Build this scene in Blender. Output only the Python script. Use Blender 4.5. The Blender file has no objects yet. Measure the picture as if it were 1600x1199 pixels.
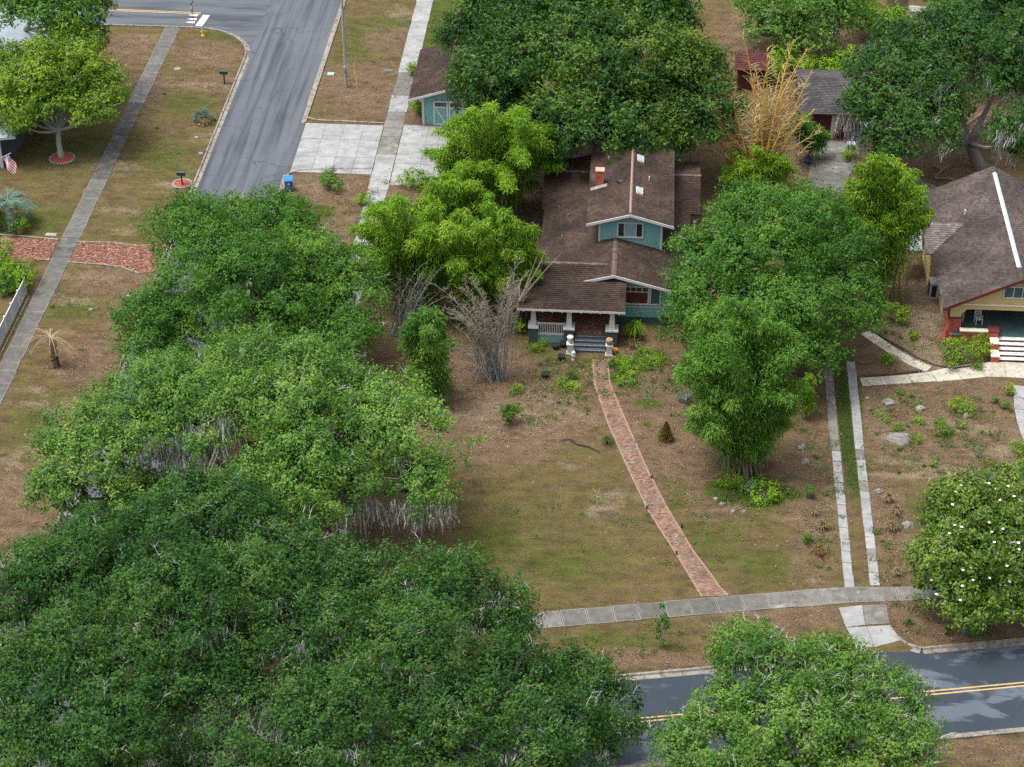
import bpy, math, random
import numpy as np
from mathutils import Vector, Matrix
from math import sin, cos, radians, pi

# ------------------------------------------------------------------ camera, sky, sun, exposure
SC = bpy.context.scene
COL = SC.collection
FPX, PITCH, YAW, CAMH = 3230.0, radians(34.3), radians(3.9), 79.0
cd = bpy.data.cameras.new('camera'); cam = bpy.data.objects.new('camera', cd); COL.objects.link(cam)
cam.location = (0, 0, CAMH); cam.rotation_euler = (pi/2 - PITCH, 0, YAW)
cd.sensor_width = 36; cd.lens = 36*FPX/1600; cd.clip_start = 1; cd.clip_end = 2000
SC.camera = cam
W = bpy.data.worlds.new('World'); SC.world = W; W.use_nodes = True
wn = W.node_tree.nodes; wl = W.node_tree.links
SUN_EL, SUN_AZ = radians(71), radians(256)          # azimuth clockwise from +Y (towards the far end of the street)
sky = wn.new('ShaderNodeTexSky'); sky.sky_type = 'NISHITA'; sky.sun_disc = False
sky.sun_elevation = SUN_EL; sky.sun_rotation = SUN_AZ; sky.dust_density = 6.0; sky.air_density = 1.0; sky.ozone_density = 1.0
hs = wn.new('ShaderNodeHueSaturation'); hs.inputs['Saturation'].default_value = 0.35
wl.new(sky.outputs[0], hs.inputs['Color']); wl.new(hs.outputs[0], wn['Background'].inputs['Color'])
wn['Background'].inputs['Strength'].default_value = 0.15
sl = bpy.data.lights.new('sun', 'SUN'); sl.energy = 1.35; sl.angle = radians(16); sl.color = (1.0, 0.96, 0.9)
so = bpy.data.objects.new('sun', sl); COL.objects.link(so); so.location = (0, 60, 90)
sdir = Vector((sin(SUN_AZ)*cos(SUN_EL), cos(SUN_AZ)*cos(SUN_EL), sin(SUN_EL)))
so.rotation_euler = sdir.to_track_quat('Z', 'Y').to_euler()
SC.view_settings.view_transform = 'Standard'; SC.view_settings.look = 'None'
SC.view_settings.exposure = 0.92; SC.view_settings.gamma = 1.0; SC.view_settings.use_curve_mapping = False
cy = SC.cycles
cy.max_bounces = 6; cy.diffuse_bounces = 3; cy.glossy_bounces = 2; cy.transmission_bounces = 4; cy.transparent_max_bounces = 4
cy.use_denoising = False; cy.use_adaptive_sampling = False
SC.render.use_persistent_data = False

# ------------------------------------------------------------------ survey helpers: points of the site in metres
_fw = np.array([-sin(YAW)*cos(PITCH), cos(YAW)*cos(PITCH), -sin(PITCH)])
_rt = np.array([cos(YAW), sin(YAW), 0.0]); _up = np.cross(_rt, _fw)
def _ray(u, v): return _fw + (u-800)/FPX*_rt - (v-599.5)/FPX*_up
def G(u, v, h=0.0):                                  # site point seen at (u, v) at height h
    d = _ray(u, v); t = (CAMH-h)/-d[2]
    return Vector((d[0]*t, d[1]*t, h))
def GY(u, v, y):                                     # the same on the upright plane at distance y
    d = _ray(u, v); t = y/d[1]
    return Vector((d[0]*t, y, CAMH+d[2]*t))
def PPM(u, v, h=0.0):
    d = _ray(u, v); return FPX/((CAMH-h)/-d[2])
R0 = random.Random(7)
NR = np.random.default_rng(11)

# ------------------------------------------------------------------ materials
MATS = {}
def _nodes(name):
    m = bpy.data.materials.new(name); m.use_nodes = True
    n = m.node_tree.nodes; l = m.node_tree.links
    return m, n, l, n['Principled BSDF']
def lin(c):                                          # 0-255 sRGB -> linear
    return tuple((x/255/12.92 if x/255 <= .04045 else ((x/255+.055)/1.055)**2.4) for x in c)
def noise(n, l, vec, scale, detail=5, rough=.6, dist=0.0):
    t = n.new('ShaderNodeTexNoise'); t.inputs['Scale'].default_value = scale; t.inputs['Detail'].default_value = detail
    t.inputs['Roughness'].default_value = rough; t.inputs['Distortion'].default_value = dist
    if vec is not None: l.new(vec, t.inputs['Vector'])
    return t.outputs['Fac']
def ramp(n, l, fac, stops):
    r = n.new('ShaderNodeValToRGB'); e = r.color_ramp.elements
    while len(e) < len(stops): e.new(0.5)
    for i, (p, c) in enumerate(stops):
        e[i].position = p; e[i].color = (*c, 1) if not np.isscalar(c) else (c, c, c, 1)
    l.new(fac, r.inputs['Fac']); return r.outputs['Color']
def mixc(n, l, fac, a, b, blend='MIX'):
    x = n.new('ShaderNodeMix'); x.data_type = 'RGBA'; x.blend_type = blend
    if np.isscalar(fac): x.inputs[0].default_value = fac
    else: l.new(fac, x.inputs[0])
    for s, i in ((a, 6), (b, 7)):
        if isinstance(s, tuple): x.inputs[i].default_value = (*s, 1)
        else: l.new(s, x.inputs[i])
    return x.outputs[2]
def mth(n, l, op, a, b=0.0):
    x = n.new('ShaderNodeMath'); x.operation = op
    for s, i in ((a, 0), (b, 1)):
        if np.isscalar(s): x.inputs[i].default_value = s
        else: l.new(s, x.inputs[i])
    return x.outputs[0]
def position(n, l, stretch=None):
    g = n.new('ShaderNodeNewGeometry')
    if not stretch: return g.outputs['Position']
    mp = n.new('ShaderNodeMapping'); mp.inputs['Scale'].default_value = stretch
    l.new(g.outputs['Position'], mp.inputs['Vector']); return mp.outputs[0]
def bumped(n, l, p, h, strength, dist=.02):
    b = n.new('ShaderNodeBump'); b.inputs['Strength'].default_value = strength; b.inputs['Distance'].default_value = dist
    l.new(h, b.inputs['Height']); l.new(b.outputs[0], p.inputs['Normal'])
def mat(name, cols, scale=3, rough=.8, bump=0, bscale=30, tone=0, objrand=0, stretch=None, stain=None, spec=.3, metal=0):
    """plain weathered surface: colours mixed by noise, tone varies by piece, stain = (colour, scale, low, high, stretch)"""
    if name in MATS: return MATS[name]
    m, n, l, p = _nodes(name)
    vec = position(n, l, stretch)
    f = noise(n, l, vec, scale)
    k = len(cols)
    c = ramp(n, l, f, [(.3+.4*i/max(1, k-1), cc) for i, cc in enumerate(cols)])
    if stain:
        for st in (stain if isinstance(stain, list) else [stain]):
            sv = position(n, l, st[4] if len(st) > 4 else None)
            sf = ramp(n, l, noise(n, l, sv, st[1], 7, .65), [(st[2], 0.0), (st[3], 1.0)])
            c = mixc(n, l, sf, c, st[0])
    val = None
    if tone:
        a = n.new('ShaderNodeAttribute'); a.attribute_name = 'tone'
        val = mth(n, l, 'MULTIPLY_ADD', a.outputs['Fac'], tone*2); val.node.inputs[2].default_value = 1-tone
    if objrand:
        o = n.new('ShaderNodeObjectInfo')
        v2 = mth(n, l, 'MULTIPLY_ADD', o.outputs['Random'], objrand*2); v2.node.inputs[2].default_value = 1-objrand
        val = v2 if val is None else mth(n, l, 'MULTIPLY', val, v2)
    if val is not None:
        h = n.new('ShaderNodeHueSaturation'); l.new(val, h.inputs['Value']); l.new(c, h.inputs['Color']); c = h.outputs[0]
    l.new(c, p.inputs['Base Color']); p.inputs['Roughness'].default_value = rough
    p.inputs['Specular IOR Level'].default_value = spec; p.inputs['Metallic'].default_value = metal
    if bump: bumped(n, l, p, noise(n, l, position(n, l), bscale, 6), bump)
    MATS[name] = m; return m
def leafmat(name, dark, mid, light, trans=.3, rough=.5):
    m, n, l, p = _nodes(name)
    a = n.new('ShaderNodeAttribute'); a.attribute_name = 'tone'
    c = ramp(n, l, a.outputs['Fac'], [(.1, dark), (.5, mid), (.93, light)])
    l.new(c, p.inputs['Base Color']); p.inputs['Roughness'].default_value = rough; p.inputs['Specular IOR Level'].default_value = .14
    t = n.new('ShaderNodeBsdfTranslucent'); h = n.new('ShaderNodeHueSaturation')
    h.inputs['Saturation'].default_value = 1.1; h.inputs['Value'].default_value = 1.15
    l.new(c, h.inputs['Color']); l.new(h.outputs[0], t.inputs['Color'])
    x = n.new('ShaderNodeMixShader'); x.inputs[0].default_value = trans
    l.new(p.outputs[0], x.inputs[1]); l.new(t.outputs[0], x.inputs[2]); l.new(x.outputs[0], n['Material Output'].inputs['Surface'])
    MATS[name] = m; return m

# ------------------------------------------------------------------ objects and meshes
def tag(o, label=None, cat=None, group=None, kind=None):
    if label: o['label'] = label
    if cat: o['category'] = cat
    if group: o['group'] = group
    if kind: o['kind'] = kind
    return o
def thing(name, label, cat, loc, group=None):
    e = bpy.data.objects.new(name, None); COL.objects.link(e); e.location = loc; e.empty_display_size = .2
    return tag(e, label, cat, group)
def adopt(o, parent):
    o.parent = parent; o.matrix_parent_inverse = Matrix.Translation(-parent.location)
    p = parent.parent
    if p: o.matrix_parent_inverse = Matrix.Identity(4)
    return o
class MB:
    def __init__(s): s.v = []; s.f = []; s.m = []; s.t = []
    def face(s, pts, m=0, t=.5):
        i = len(s.v); s.v += [tuple(p) for p in pts]; s.f.append(tuple(range(i, i+len(pts)))); s.m.append(m); s.t.append(t)
    def idx(s, vs, fs, m=0, t=.5):
        i = len(s.v); s.v += [tuple(p) for p in vs]
        for f in fs: s.f.append(tuple(i+a for a in f)); s.m.append(m); s.t.append(t)
        return s
    def bx(s, x0, x1, y0, y1, z0, z1, m=0, t=.5):
        return s.idx([(x0,y0,z0),(x1,y0,z0),(x1,y1,z0),(x0,y1,z0),(x0,y0,z1),(x1,y0,z1),(x1,y1,z1),(x0,y1,z1)],
              [(0,3,2,1),(4,5,6,7),(0,1,5,4),(1,2,6,5),(2,3,7,6),(3,0,4,7)], m, t)
    def rbox(s, c, size, rz=0, m=0, t=.5, ax=None):
        hx, hy, hz = [a/2 for a in size]
        M = Matrix.Rotation(rz, 3, 'Z') if ax is None else ax
        vs = [Vector(c)+M@Vector((x, y, z)) for z in (-hz, hz) for x, y in ((-hx,-hy),(hx,-hy),(hx,hy),(-hx,hy))]
        return s.idx(vs, [(0,3,2,1),(4,5,6,7),(0,1,5,4),(1,2,6,5),(2,3,7,6),(3,0,4,7)], m, t)
    def prism(s, poly, off, m=0, t=.5):              # convex polygon swept by the vector off
        off = Vector(off); n = len(poly); a = [Vector(p) for p in poly]; b = [p+off for p in a]
        fs = [tuple(range(n)), tuple(reversed(range(n, 2*n)))]+[(i, n+i, n+(i+1) % n, (i+1) % n) for i in range(n)]
        return s.idx(a+b, fs, m, t)
    def tube(s, pts, rads, n=5, m=0, t=.5, cap=True):
        pts = [Vector(p) for p in pts]; rings = []
        if np.isscalar(rads): rads = [rads]*len(pts)
        for i, p in enumerate(pts):
            d = (pts[min(i+1, len(pts)-1)]-pts[max(i-1, 0)])
            d = d.normalized() if d.length > 1e-6 else Vector((0,0,1))
            a = d.orthogonal().normalized() if i == 0 else (ref-d*ref.dot(d)).normalized()
            ref = a; b = d.cross(a)
            rings.append([p+(a*cos(2*pi*k/n)+b*sin(2*pi*k/n))*rads[i] for k in range(n)])
        vs = [q for r in rings for q in r]; fs = []
        for i in range(len(pts)-1):
            for k in range(n):
                fs.append((i*n+k, i*n+(k+1) % n, (i+1)*n+(k+1) % n, (i+1)*n+k))
        if cap: fs += [tuple(reversed(range(n))), tuple(range((len(pts)-1)*n, len(pts)*n))]
        return s.idx(vs, fs, m, t)
    def lathe(s, c, prof, n=12, m=0, t=.5, sx=1, sy=1):
        vs = [(c[0]+r*cos(2*pi*k/n)*sx, c[1]+r*sin(2*pi*k/n)*sy, c[2]+z) for r, z in prof for k in range(n)]; fs = []
        for i in range(len(prof)-1):
            for k in range(n): fs.append((i*n+k, i*n+(k+1) % n, (i+1)*n+(k+1) % n, (i+1)*n+k))
        fs += [tuple(reversed(range(n))), tuple(range((len(prof)-1)*n, len(prof)*n))]
        return s.idx(vs, fs, m, t)
    def mesh(s, name, mats):
        me = bpy.data.meshes.new(name); me.from_pydata(s.v, [], s.f)
        for x in (mats if isinstance(mats, (list, tuple)) else [mats]): me.materials.append(x)
        me.polygons.foreach_set('material_index', s.m)
        me.attributes.new('tone', 'FLOAT', 'FACE').data.foreach_set('value', np.array(s.t, dtype=np.float32))
        return me
    def build(s, name, mats, parent=None, smooth=False):
        me = s.mesh(name, mats)
        if smooth: me.polygons.foreach_set('use_smooth', [True]*len(me.polygons))
        o = bpy.data.objects.new(name, me); COL.objects.link(o)
        if parent: adopt(o, parent)
        return o
def polys_np(name, V, k, tone, mats, parent=None):
    """V: (n*k, 3) corners of n separate k-gons"""
    n = len(V)//k; me = bpy.data.meshes.new(name)
    me.vertices.add(n*k); me.vertices.foreach_set('co', V.astype(np.float32).ravel())
    me.loops.add(n*k); me.loops.foreach_set('vertex_index', np.arange(n*k, dtype=np.int32))
    me.polygons.add(n); me.polygons.foreach_set('loop_start', np.arange(0, n*k, k, dtype=np.int32))
    me.update(calc_edges=True)
    me.attributes.new('tone', 'FLOAT', 'FACE').data.foreach_set('value', np.asarray(tone, dtype=np.float32))
    me.materials.append(mats)
    o = bpy.data.objects.new(name, me); COL.objects.link(o)
    if parent: adopt(o, parent)
    return o
def unit(a): return a/np.maximum(np.linalg.norm(a, axis=1, keepdims=True), 1e-9)
def tri_leaves(P, N, L, Wd, A=None):
    """triangular leaves at P, normal N, length L, width Wd, long axis near A"""
    n = len(P)
    A = NR.normal(size=(n, 3)) if A is None else A
    A = unit(A-N*np.sum(A*N, 1, keepdims=True)); B = np.cross(N, A)
    L = np.broadcast_to(np.asarray(L).reshape(-1, 1), (n, 1)); Wd = np.broadcast_to(np.asarray(Wd).reshape(-1, 1), (n, 1))
    V = np.empty((n, 3, 3)); V[:, 0] = P-A*L*.4+B*Wd*.5; V[:, 1] = P-A*L*.4-B*Wd*.5; V[:, 2] = P+A*L*.6
    return V.reshape(-1, 3)

def courses(mb, poly, n, row, tab=None, lift=.012, gap=.012, m=0, rng=R0, up=None, tv=1.0):
    """overlapping rows (shingles when tab is given, else lap boards) over a convex polygon with normal n"""
    n = Vector(n).normalized(); z = Vector((0,0,1)) if up is None else Vector(up)
    vv = (z-n*z.dot(n)).normalized(); uu = vv.cross(n).normalized()
    o = Vector(poly[0]); pts = [((Vector(p)-o).dot(uu), (Vector(p)-o).dot(vv)) for p in poly]
    lo = min(p[1] for p in pts); hi = max(p[1] for p in pts)
    def span(v):
        xs = []
        for i in range(len(pts)):
            (x0, y0), (x1, y1) = pts[i], pts[(i+1) % len(pts)]
            if (y0-v)*(y1-v) <= 0 and abs(y1-y0) > 1e-9: xs.append(x0+(x1-x0)*(v-y0)/(y1-y0))
        return (min(xs), max(xs)) if len(xs) >= 2 else None
    def P(u, v, h): return o+uu*u+vv*v+n*h
    r = 0; v = lo
    while v < hi-1e-4:
        v1 = min(v+row, hi)
        a = span(v+1e-4); b = span(v1-1e-4)
        if a and b:
            if tab is None:
                q = [P(a[0], v, lift), P(a[1], v, lift), P(b[1], v1, .002), P(b[0], v1, .002)]; t = .5+(rng.random()-.5)*tv
                mb.face(q, m, t); mb.face([P(a[0], v, 0), P(a[1], v, 0), q[1], q[0]], m, t)
            else:
                c0, c1 = (a[0]+b[0])/2, (a[1]+b[1])/2; u = c0-tab*(rng.random()*.2+(.5 if r % 2 else 0))
                while u < c1:
                    x0, x1 = max(u+gap/2, c0), min(u+tab-gap/2, c1)
                    if x1-x0 > .03:
                        k = lift*(.8+.5*rng.random()); t = .5+(rng.random()-.5)*tv
                        q = [P(x0, v, k), P(x1, v, k), P(x1, v1, .003), P(x0, v1, .003)]
                        mb.face(q, m, t); mb.face([P(x0, v, -.002), P(x1, v, -.002), q[1], q[0]], m, t*.6)
                    u += tab
        v = v1; r += 1
    return mb

# ------------------------------------------------------------------ palette
M_CONC = mat('old_concrete', [(0.072,0.0713,0.0648),(0.1008,0.0994,0.0914),(0.1296,0.1282,0.1195)], 2.2, .85, .25, 25, objrand=.13,
             stain=[((.08,.078,.07), .9, .52, .7), ((.1,.1,.07), 6, .6, .75)])
M_CONCW = mat('pale_concrete', [(0.1899,0.1963,0.1963),(0.2453,0.2532,0.2532),(0.2927,0.3007,0.3007)], 1.2, .85, .25, 25, objrand=.08,
             stain=[((.16,.17,.17), .5, .5, .72, (1, 2.2, 1)), ((.12,.115,.1), 5, .63, .74)])
M_CONCD = mat('mould_stained_concrete', [(.045,.046,.045),(.085,.085,.08),(.14,.138,.13)], 1.5, .85, .25, 25, objrand=.3,
             stain=((.24,.235,.22), 1.7, .6, .8))
M_CONCB = mat('weathered_walk_concrete', [(0.1,0.096,0.0864),(0.144,0.14,0.1296),(0.184,0.18,0.168)], 2.0, .85, .25, 25, objrand=.16,
             stain=[((.09,.085,.075), 1.3, .5, .72), ((.33,.32,.3), .7, .58, .75)])
M_RIM = mat('worn_slab_rim', [(0.1496,0.1476,0.138),(0.1972,0.1952,0.1836),(0.238,0.236,0.2244)], 3, .9, objrand=.1)
M_SAND = mat('sandy_path_concrete', [(.27,.25,.20),(.36,.34,.28),(.42,.40,.34)], 1.6, .9, .25, 25, objrand=.12, stain=((.16,.13,.09), 2, .56, .75))
M_KERB = mat('kerb_concrete', [(0.1496,0.136,0.1156),(0.2108,0.1972,0.17),(0.272,0.2584,0.2312)], 3, .9, .3, 25, objrand=.1, stain=((.1,.075,.055), 2.2, .5, .66))
M_WHITE = mat('white_paint', [(0.45,0.459,0.459),(0.54,0.549,0.549)], 2, .6, 0)
M_LINEY = mat('yellow_line_paint', [(.4,.28,.1),(.5,.36,.15)], 6, .8, stain=((.13,.12,.11), 5, .6, .75))
M_LINEW = mat('white_line_paint', [(.55,.55,.55),(.7,.7,.7)], 6, .8, stain=((.2,.2,.2), 6, .62, .75))
M_BARK = mat('grey_bark', [(.10,.09,.08),(.17,.155,.14),(.24,.225,.21)], 4, .95, .6, 14, stretch=(3,3,.6))
M_TWIG = mat('pale_twig', [(.24,.24,.22),(.36,.36,.33),(.46,.46,.44)], 3, .9)
M_MOSS = mat('moss_strand', [(.24,.25,.225),(.34,.35,.32),(.44,.45,.41)], 2.5, .95, tone=.35)
M_BRICK = mat('path_brick', [(.14,.08,.058),(.19,.112,.08),(.235,.155,.115)], 1.3, .9, .3, 30, tone=.34, stain=((.15,.14,.12), 1.1, .52, .66))
M_RUBBLE = mat('driveway_brick', [(0.1728,0.0648,0.0468),(0.2592,0.1152,0.0792),(0.36,0.216,0.1584)], 7, .9, .3, 30, tone=.5)
M_MULCHR = mat('red_mulch', [(.16,.03,.02),(.30,.06,.04),(.38,.1,.06)], 14, .95, .8, 30)
M_BLACK = mat('black_plastic', [(.012,.014,.014),(.025,.028,.028)], 5, .5)
M_STONE = mat('grey_rock', [(.10,.095,.09),(.19,.18,.17),(.28,.27,.25)], 4, .95, .5, 14, objrand=.2)
M_STEEL = mat('galvanised_steel', [(.3,.32,.34),(.42,.44,.46)], 3, .5, metal=.6)

def asphalt(name, light, dark, stretch, sc, lo, hi, crack=True):
    m, n, l, p = _nodes(name)
    pos = position(n, l); st = position(n, l, stretch)
    a = noise(n, l, st, sc, 8, .62, .4)
    c = ramp(n, l, a, [(lo, dark), (hi, light)])
    c2 = ramp(n, l, noise(n, l, pos, .22, 4), [(.4, (.9,.92,.96)), (.65, (1.1,1.1,1.08))])
    c = mixc(n, l, 1.0, c, c2, 'MULTIPLY')
    grain = ramp(n, l, noise(n, l, pos, 26, 3, .8), [(.3, .8), (.7, 1.18)])
    c = mixc(n, l, 1.0, c, grain, 'MULTIPLY')
    if crack:
        v = n.new('ShaderNodeTexVoronoi'); v.feature = 'DISTANCE_TO_EDGE'; v.inputs['Scale'].default_value = .45
        wv = n.new('ShaderNodeTexNoise'); wv.inputs['Scale'].default_value = 1.5; l.new(pos, wv.inputs['Vector'])
        ad = mixc(n, l, .35, pos, wv.outputs['Color']); l.new(ad, v.inputs['Vector'])
        k = ramp(n, l, v.outputs[0], [(.006, 1.0), (.014, 0.0)])
        gate = ramp(n, l, noise(n, l, pos, .3, 2), [(.5, 0.0), (.56, .6)])
        c = mixc(n, l, mth(n, l, 'MULTIPLY', k, gate), c, (.025,.025,.027))
    l.new(c, p.inputs['Base Color']); p.inputs['Roughness'].default_value = .75; p.inputs['Specular IOR Level'].default_value = .35
    bumped(n, l, p, noise(n, l, pos, 45, 4), .3, .01)
    return m
M_ASPH = asphalt('side_street_asphalt', (.085,.094,.11), (.036,.041,.05), (1.5, .05, 1), 1.0, .34, .56, True)
M_ASPHF = asphalt('front_street_asphalt', (.085,.102,.124), (.026,.036,.048), (.45, 1.0, 1), .42, .52, .575, True)
M_ASPHT = asphalt('cross_street_asphalt', (.082,.09,.104), (.04,.045,.054), (.15, 1.0, 1), .8, .38, .56, False)

# ------------------------------------------------------------------ roads: edges in metres
XL, XR = -34.95, -27.6                               # kerb backs of the side street
def fy(x, k): return {'far': 86.95, 'mid': 83.25, 'near': 79.4}[k]+.203*x
YT0, YT1 = 170.75, 178.2                             # cross street
CR = 5.6                                             # corner radius of the far kerb return
def road_depth(x, y):
    """how far inside a road (m, >0 inside), for the ground sheet"""
    d1 = np.minimum(x-XL, XR-x); d1 = np.where(y > fy(x, 'near'), d1, -9)
    cn = 1/math.sqrt(1+.203**2)
    d2 = np.minimum(fy(x, 'far')-y, y-fy(x, 'near'))*cn
    d3 = np.minimum(np.minimum(y-YT0, YT1-y), XR-x)
    cx, cy_ = XL-CR, YT0-CR                           # return: outside the circle, inside the corner square
    dc = np.hypot(x-cx, y-cy_)-CR
    d4 = np.where((x > cx) & (y > cy_) & (x < XL+2) & (y < YT0+2), np.minimum(dc, 1.5), -9)
    return np.maximum(np.maximum(d1, d2), np.maximum(d3, d4))

# ------------------------------------------------------------------ ground: one sheet, kinds of soil kept as weights
def axis(a, b, step, far0, far1):
    c = np.arange(a, b+.01, step); lo = np.linspace(far0, a, 12)[:-1]; hi = np.linspace(b, far1, 12)[1:]
    return np.concatenate([lo, c, hi])
gx = axis(-70, 45, .45, -700, 700); gy = axis(70, 195, .45, -300, 1400)
X_, Y_ = np.meshgrid(gx, gy)
nz = np.zeros_like(X_)
for k in range(14):
    a = NR.uniform(0, 2*pi); w = NR.uniform(.25, 1.6); nz += np.sin((X_*np.cos(a)+Y_*np.sin(a))*w+NR.uniform(0, 6))/14
Z_ = nz*.03-.012
Z_ -= np.clip(road_depth(X_, Y_)*1.1, 0, .24)
soil = np.zeros(X_.shape+(3,))
wob = sum(np.sin((X_*np.cos(a)+Y_*np.sin(a))*w+p) for a, w, p in zip(NR.uniform(0, 6, 16), NR.uniform(.5, 3.2, 16), NR.uniform(0, 6, 16)))/5
def patch(ch, u, v, ru, rv, wgt=1.0, soft=.5):
    c = G(u, v); k = PPM(u, v); rx = ru/k; ry = rv/(k*(CAMH/((CAMH**2+c.y**2)**.5)))
    d = np.hypot((X_-c.x)/rx, (Y_-c.y)/ry)+wob*.22
    soil[..., ch] = np.maximum(soil[..., ch], wgt*np.clip((1+soft*.5-d)/soft, 0, 1))
LITTER = [(640,620,120,90),(560,640,60,120),(740,650,150,70),(850,620,110,55),(760,600,90,60),(560,860,130,60),(660,560,60,90),(620,450,50,60),(690,300,60,50),
 (520,300,70,35),(560,350,60,40),(1000,600,80,90),(1040,700,70,70),(1110,700,60,90),(1270,620,40,110),(1270,760,60,120),(1400,640,110,50),(1530,640,120,60),
 (1430,510,90,60),(1400,560,60,40),(1390,480,50,60),(1480,700,130,25),(1490,960,130,40),(1395,830,35,100),(1000,1030,170,16),(1180,950,140,10),(1240,960,120,20),(1560,1175,80,22),
 (1310,70,90,50),(1260,240,80,60),(1480,220,90,60),(1520,200,60,50),(1440,270,60,40),(1180,60,60,50),(230,140,40,25),(330,85,60,22),(330,130,50,14),(200,75,40,25),
 (60,800,90,90),(30,880,80,60),(120,700,70,80),(150,560,60,40),(200,500,50,50),(200,440,80,20),(640,160,40,50),(610,60,50,20),(570,140,60,40),(690,130,30,60),(660,200,30,18),
 (900,300,200,120),(960,200,200,80),(450,800,200,80),(300,760,160,60),(1210,560,160,60),(1100,640,60,60),(560,130,70,25),(640,290,60,25)]
for q in LITTER: patch(0, *q[:4], 1.0 if len(q) < 5 else q[4], .8)
DRY = [(850,850,180,70),(760,760,160,60)]
GREEN = [(250,350,90,40),(130,230,90,40),(60,340,80,28),(250,250,60,30),(740,40,90,60),(610,40,40,35),(560,60,40,40),(480,330,50,22),(900,590,50,22),(1000,580,60,28),
 (880,600,40,14),(1010,632,30,10),(915,706,14,7),(1180,770,110,28),(1130,690,40,40),(1330,620,11,60),(1335,690,12,60),(1335,760,11,40),(1270,600,14,40),
 (1500,700,120,14),(1250,750,40,14),(1110,850,60,50),(1060,760,50,40),(870,880,120,40),(780,850,60,60),(960,1000,120,12),(1440,800,60,24),(290,160,50,20),(180,610,60,30),
 (60,650,50,60),(1190,880,70,30),(970,545,30,14),(850,545,40,14),(1600,1190,60,20),(350,60,40,12),(260,490,40,14),(120,480,40,20)]
for q in GREEN: patch(1, *q, .62, 1.5)
for q in [(1322,575,14,40),(1328,610,14,40),(1331,650,14,50),(1335,700,13,50),(1338,745,12,30),(985,575,26,14),(1012,560,26,14),(970,590,20,12),(1180,770,70,20),(1010,632,26,7),(480,330,40,14),(720,30,70,50)]:
    patch(1, *q, 1.3, .8); soil[..., 0] *= 1-np.clip(soil[..., 1]-.6, 0, .6)/.6
for q in [(700,800,220,80),(900,800,150,90),(920,960,120,26),(1090,800,60,80),(720,720,60,40)]: patch(1, *q, .34, 1.5)
SANDY = [(330,90,40,8),(300,132,60,8),(330,215,40,10),(210,165,20,6),(230,60,30,7),(420,310,30,12),(500,290,60,14),(630,20,40,12),(620,165,30,9),(560,150,30,10),(200,330,50,9),
 (200,360,40,9),(130,430,60,12),(120,470,40,8),(95,580,30,12),(130,575,12,10),(945,790,30,26),(930,808,22,8),(900,730,40,12),(960,770,25,12),(850,640,60,28),(760,640,90,22),
 (1480,660,90,12),(1540,672,60,9),(1400,675,30,11),(1590,690,30,8),(1560,705,70,12),(1450,745,110,5),(1500,735,60,7),(1420,720,90,7),(1450,480,40,50),(1470,560,60,24),(1420,520,40,30),
 (1255,700,8,10),(1275,720,14,12),(1290,790,12,14),(1240,812,40,8),(1425,870,24,9),(1415,850,20,14),(1270,905,10,8),(1115,800,20,5),(1150,790,20,6),(1270,830,30,10),
 (60,610,40,10),(40,630,50,10),(50,700,20,10),(20,720,30,20),(180,260,60,12),(270,290,50,12),(1300,60,60,10),(1330,75,60,10),(1230,260,30,20)]
for q in SANDY: patch(2, *q, .66, 1.5)
for q in [(850,635,80,45),(760,650,110,38),(700,640,70,40)]: patch(2, *q, .6, 1.2)
for q in [(1480,664,100,9),(1540,672,60,8),(1400,680,34,10),(1590,692,30,7),(1560,706,60,9),(1450,746,110,5),(1500,736,70,6),(1420,722,60,6),(1450,480,36,46),(1470,558,60,22),(1420,525,40,26)]: patch(2, *q, .95, 1.0)
for q in [(500,290,45,10),(180,270,60,7),(850,635,50,20),(330,90,40,6),(945,790,20,18),(1480,664,80,8),(1450,560,50,20),(240,415,160,10)]: patch(2, *q, .5, 1.6)
ny, nx = X_.shape
me = bpy.data.meshes.new('ground')
ii = np.arange(nx*ny).reshape(ny, nx)
q = np.stack([ii[:-1, :-1], ii[:-1, 1:], ii[1:, 1:], ii[1:, :-1]], -1).reshape(-1, 4)
me.vertices.add(nx*ny); me.vertices.foreach_set('co', np.stack([X_, Y_, Z_], -1).astype(np.float32).ravel())
me.loops.add(q.size); me.loops.foreach_set('vertex_index', q.astype(np.int32).ravel())
me.polygons.add(len(q)); me.polygons.foreach_set('loop_start', np.arange(0, q.size, 4, dtype=np.int32)); me.update(calc_edges=True)
me.polygons.foreach_set('use_smooth', np.ones(len(q), dtype=bool))
ca = me.color_attributes.new('soil', 'FLOAT_COLOR', 'POINT')
ca.data.foreach_set('color', np.concatenate([soil, np.ones(soil.shape[:2]+(1,))], -1).astype(np.float32).ravel())
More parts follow.
